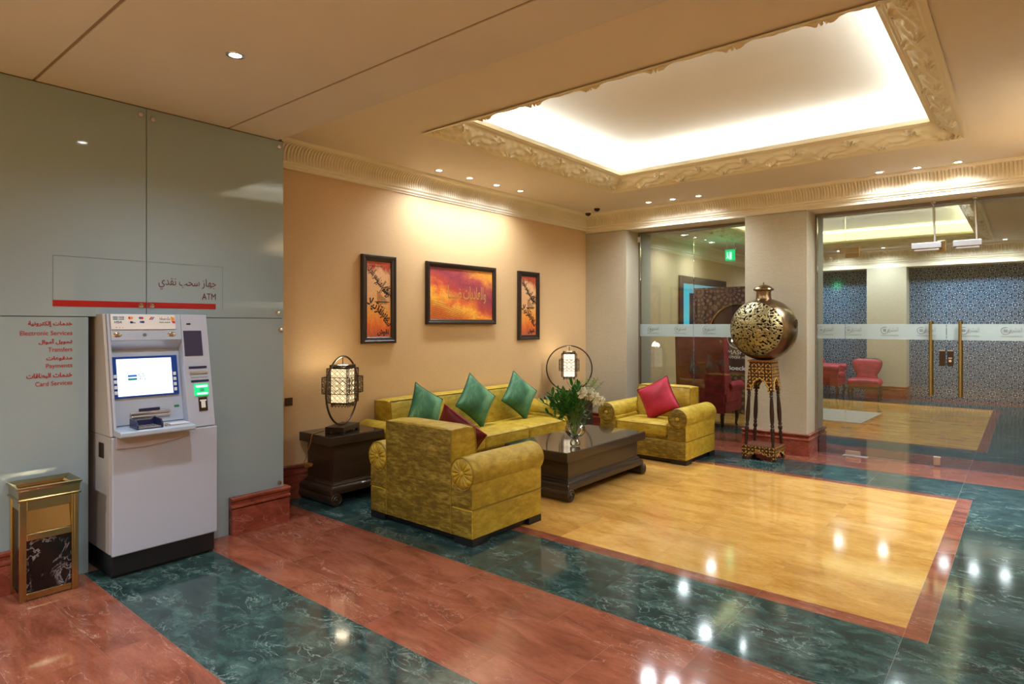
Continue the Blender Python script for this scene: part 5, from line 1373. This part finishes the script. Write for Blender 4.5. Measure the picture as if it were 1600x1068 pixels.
# red upholstered chairs
def bent_leg(b, p, dx, dy, h, r0=.022, r1=.013, out=.03):
    p = Vector(p); d = Vector((dx, dy, 0)); b.tube([p + Vector((0, 0, h)), p + d * out * .55 + Vector((0, 0, h * .72)), p + d * out * .3 + Vector((0, 0, h * .4)), p - d * out * .1 + Vector((0, 0, h * .15)), p + d * out * .35 + Vector((0, 0, 0.0))], r0, 8, rads=[r0 * 1.15, r0 * 1.1, r0 * .85, r1, r1 * 1.2])
def slipper_chair():
    r = empty('slipper_chair', (-2.50, 14.10, 0), PI + .06, 'low crimson armless chair with a waisted back before the far column', 'chair')
    MB().rbox(-.29, .29, -.25, .27, .285, .405, .05, 5, bulge=.03).build('seat', M['redvel'], r, smooth=True, angle=80)
    MB().rbox(-.27, .27, -.23, .25, .235, .284, .015).build('seat_rail', M['darkleg'], r, smooth=True)
    for sx in (-1, 1):
        for sy in (-1, 1):
            b = MB(); bent_leg(b, (sx * .25, sy * .215, 0), sx * .7, sy, .25); b.build('leg', M['darkleg'], r, smooth=True)
    b = MB()
    def outl(t):  # half width with height
        return .175 + .085 * math.sin(min(1, max(0, (t - .25) / .55)) * PI / 2) + .06 * max(0, 1 - t / .22) ** 2 - .10 * max(0, (t - .86) / .14) ** 2.2
    for sg in (-1, 1):
        def fn(u, v):
            hw = outl(v); x = (u * 2 - 1) * hw; bul = (1 - abs(2 * u - 1) ** 3) * (1 - abs(2 * v - 1) ** 6)
            return (x, -.235 - .10 * v + sg * (.012 + .033 * bul ** .6), .38 + .42 * v)
        b.grid(fn, 14, 16, flip=sg > 0)
    b.build('backrest', M['redvel'], r, smooth=True, angle=80)
    rim = [Vector((sx_, -.235 - .10 * v - .012, .38 + .42 * v)) for sx_, v in [(-outl(k / 14), k / 14) for k in range(15)] + [(outl(1 - k / 14), 1 - k / 14) for k in range(15)]]
    MB().tube(rim, .013, 8).build('back_frame', M['darkleg'], r, smooth=True)
slipper_chair()
def wing_chair(loc, rz, label, group=None):
    r = empty('wing_chair', loc, rz, label, 'armchair', group)   # faces +Y locally
    MB().rbox(-.36, .36, -.30, .34, .24, .40, .02).build('base', M['redvel'], r, smooth=True)
    MB().rbox(-.26, .26, -.20, .35, .402, .50, .035, 4, bulge=.02).build('seat_cushion', M['redvel'], r, smooth=True, angle=80)
    b = MB()
    prf = [(-.34, .24), (-.36, .60), (-.39, 1.0), (-.42, 1.36), (-.39, 1.42), (-.33, 1.40), (-.29, 1.0), (-.22, .45), (-.20, .24)]
    vs = []; nx = 8
    for i in range(nx + 1):
        u = i / nx * 2 - 1
        for (y, z) in prf: vs.append((u * (.34 + .03 * max(0, (z - .6))), y + .05 * u * u * (1 if z > .5 else 0), z + (.04 * (1 - u * u) if z > 1.3 else 0)))
    k = len(prf); b.add(vs, [(i * k + j, (i + 1) * k + j, (i + 1) * k + (j + 1) % k, i * k + (j + 1) % k) for i in range(nx) for j in range(k)] + [tuple(range(k)), tuple(range((nx + 1) * k - 1, nx * k - 1, -1))])
    b.build('backrest', M['redvel'], r, smooth=True, angle=60)
    for sx in (-1, 1):
        # wing and arm
        pts = [(-.39, 1.38), (-.27, 1.33), (-.20, 1.2), (-.18, 1.02), (-.13, .85), (-.05, .66), (.05, .60), (.05, .50), (-.34, .50)]
        w = MB(); w.prism(pts, sx * .315, sx * .365, 'x'); w.build('wing', M['redvel'], r, bevel=.018, segs=3, smooth=True)
        a = MB(); a.rbox(min(sx * .27, sx * .37), max(sx * .27, sx * .37), -.28, .33, .38, .60, .02); a.cyl((sx * .335, -.15, .605), (sx * .335, .355, .605), .068, n=24); a.build('arm', M['redvel'], r, smooth=True)
        for sy in (-1, 1):
            l = MB(); bent_leg(l, (sx * .30, sy * .27 + .02, 0), sx * .2, sy, .24, .028, .016, .05); l.build('leg', M['darkleg'], r, smooth=True)
    return r
wing_chair((-3.64, 8.98, 0), .0, 'high backed crimson wing chair behind the glass, its back to the mustard armchair')
wing_chair((-3.30, 14.36, 0), -PI / 2, 'high backed crimson wing chair at the far wall left of the slipper chair')
# pale rug
o = MB().prism([(-4.05, 10.75), (-1.93, 10.60), (-1.88, 12.05), (-4.0, 12.15)], .0005, .010, 'z').build('rug', wallpaper('rug_grey', srgb(150, 144, 140), srgb(172, 166, 160)), None, bevel=.003); tag(o, 'plain pale grey rug on the yellow marble of the far lobby', 'rug')
# carved screen with arch and lettering
def lattice_mat():
    a = N('carved_lattice'); tc = a.n('ShaderNodeTexCoord'); sp = a.n('ShaderNodeSeparateXYZ'); a.l(tc.outputs['Object'], sp.inputs[0])
    x = a.math('SUBTRACT', a.math('MODULO', a.math('ADD', sp.outputs[0], 20.0), .56), .28); z = a.math('SUBTRACT', a.math('MODULO', a.math('ADD', sp.outputs[2], 20.05), .56), .28)
    th = a.math('ARCTAN2', x, z); rr = a.math('SQRT', a.math('ADD', a.math('MULTIPLY', x, x), a.math('MULTIPLY', z, z)))
    f1 = a.math('COSINE', a.math('MULTIPLY', th, 16)); f2 = a.math('COSINE', a.math('MULTIPLY', rr, 85))
    f = a.math('GREATER_THAN', a.math('ADD', f1, a.math('MULTIPLY', f2, .8)), .35)
    col = a.mix(f, srgb(70, 46, 38), srgb(126, 94, 76)); a.set(Base_Color=col, Roughness=.5); return a.m
def screen():
    r = empty('carved_screen', (-3.75, 10.5, 0), 0, 'tall brown lattice display screen with a gold arch and hotel lettering', 'display screen')
    MB().box(-.77, .90, -.02, .02, .0, 2.14).build('lattice_panel', lattice_mat(), r)
    dark = plain('display_brown', srgb(66, 44, 38), .4); b = MB(); n = 24; cz = 1.38; R = .46
    pts = [(-R, .70), (R, .70)] + [(R * math.cos(PI * k / n), cz + R * math.sin(PI * k / n)) for k in range(n + 1)]
    MB().prism(pts, -.030, -.0205, 'y').build('arched_panel', dark, r)
    MB().tube([(-R, -.03, .72), (-R, -.03, cz)] + [(-R * math.cos(PI * k / n), -.03, cz + R * math.sin(PI * k / n)) for k in range(1, n)] + [(R, -.03, cz), (R, -.03, .72)], .022, 8).build('gold_arch', M['brass'], r, smooth=True)
    MB().box(-.77, .90, -.05, -.0205, .665, .699).build('gold_rail', M['brass'], r)
    lt = plain('pale_gold_print', srgb(206, 190, 172), .4)
    t = [text('t', 'ALMASHREQ', .1, (-.30, -.032, 1.00), RY, lt, width=.62), text('t', 'BOUTIQUE HOTEL', .06, (-.21, -.032, .925), RY, lt, width=.44), text('t', 'Boecker', .1, (-.18, -.032, .735), RY, plain('white_print', srgb(220, 220, 220), .4), width=.42, bold=.002)]
    c = MB().tube([(-.0 + .17 * math.cos(PI * .35 + 5.4 * k / 30), -.032, 1.27 + .17 * math.sin(PI * .35 + 5.4 * k / 30)) for k in range(31)], .006, 5).build('t4', lt); t.append(c)
    join(t, 'printed_lettering', r)
screen()
# door with cyan light in the far lobby's wall
xw = XW - .05
b = MB(); b.box(xw, xw + .04, 10.78, 10.92, 0, 2.41); b.box(xw, xw + .04, 12.9, 13.05, 0, 2.41); b.box(xw, xw + .04, 10.92, 12.9, 2.27, 2.41)
o = b.build('door_3', M['frame']); tag(o, kind='structure')
MB().box(xw, xw + .012, 10.92, 11.24, 0, 2.268).build('lit_pane', emis('cyan_light', srgb(70, 190, 205), .28), o)
MB().box(xw, xw + .010, 11.241, 12.9, 0, 2.10).build('door_leaf', M['frame'], o)
MB().box(xw, xw + .008, 11.241, 12.9, 2.101, 2.268).build('lit_transom', emis('cyan_light2', srgb(120, 200, 215), .2), o)
# exit sign
r = empty('exit_sign', (-4.07, 11.0, 2.64), 0, 'glowing green exit sign hanging from the ceiling beyond the glass', 'exit sign')
MB().box(-.085, .085, -.008, .008, 0, .19).build('lit_panel', emis('exit_green', (.0, .75, .22, 1), .32), r)
b = MB(); b.box(-.095, .095, -.014, .014, .191, .215)
for sx in (-1, 1): b.cyl((sx * .06, 0, .215), (sx * .06, 0, ZC2 - 2.64), .005)
b.build('housing', M['steel'], r)
wh = emis('exit_white', (.6, 1, .7, 1), .5)
b = MB(); b.box(-.010, .030, -.0095, -.0085, .02, .15); b.build('door_pictogram', wh, r)
b = MB(); b.cyl((-.045, -.0085, .135), (-.045, -.0095, .135), .014, n=12); b.add([(-.060, -.009, .115), (-.034, -.009, .118), (-.026, -.009, .07), (-.016, -.009, .03), (-.028, -.009, .028), (-.042, -.009, .066), (-.058, -.009, .03), (-.070, -.009, .036), (-.052, -.009, .08)], [tuple(range(9))]); b.build('runner_pictogram', wh, r)
l = pt(-4.07, 11.0, 2.58, 1.5, (.1, 1, .4), .08)
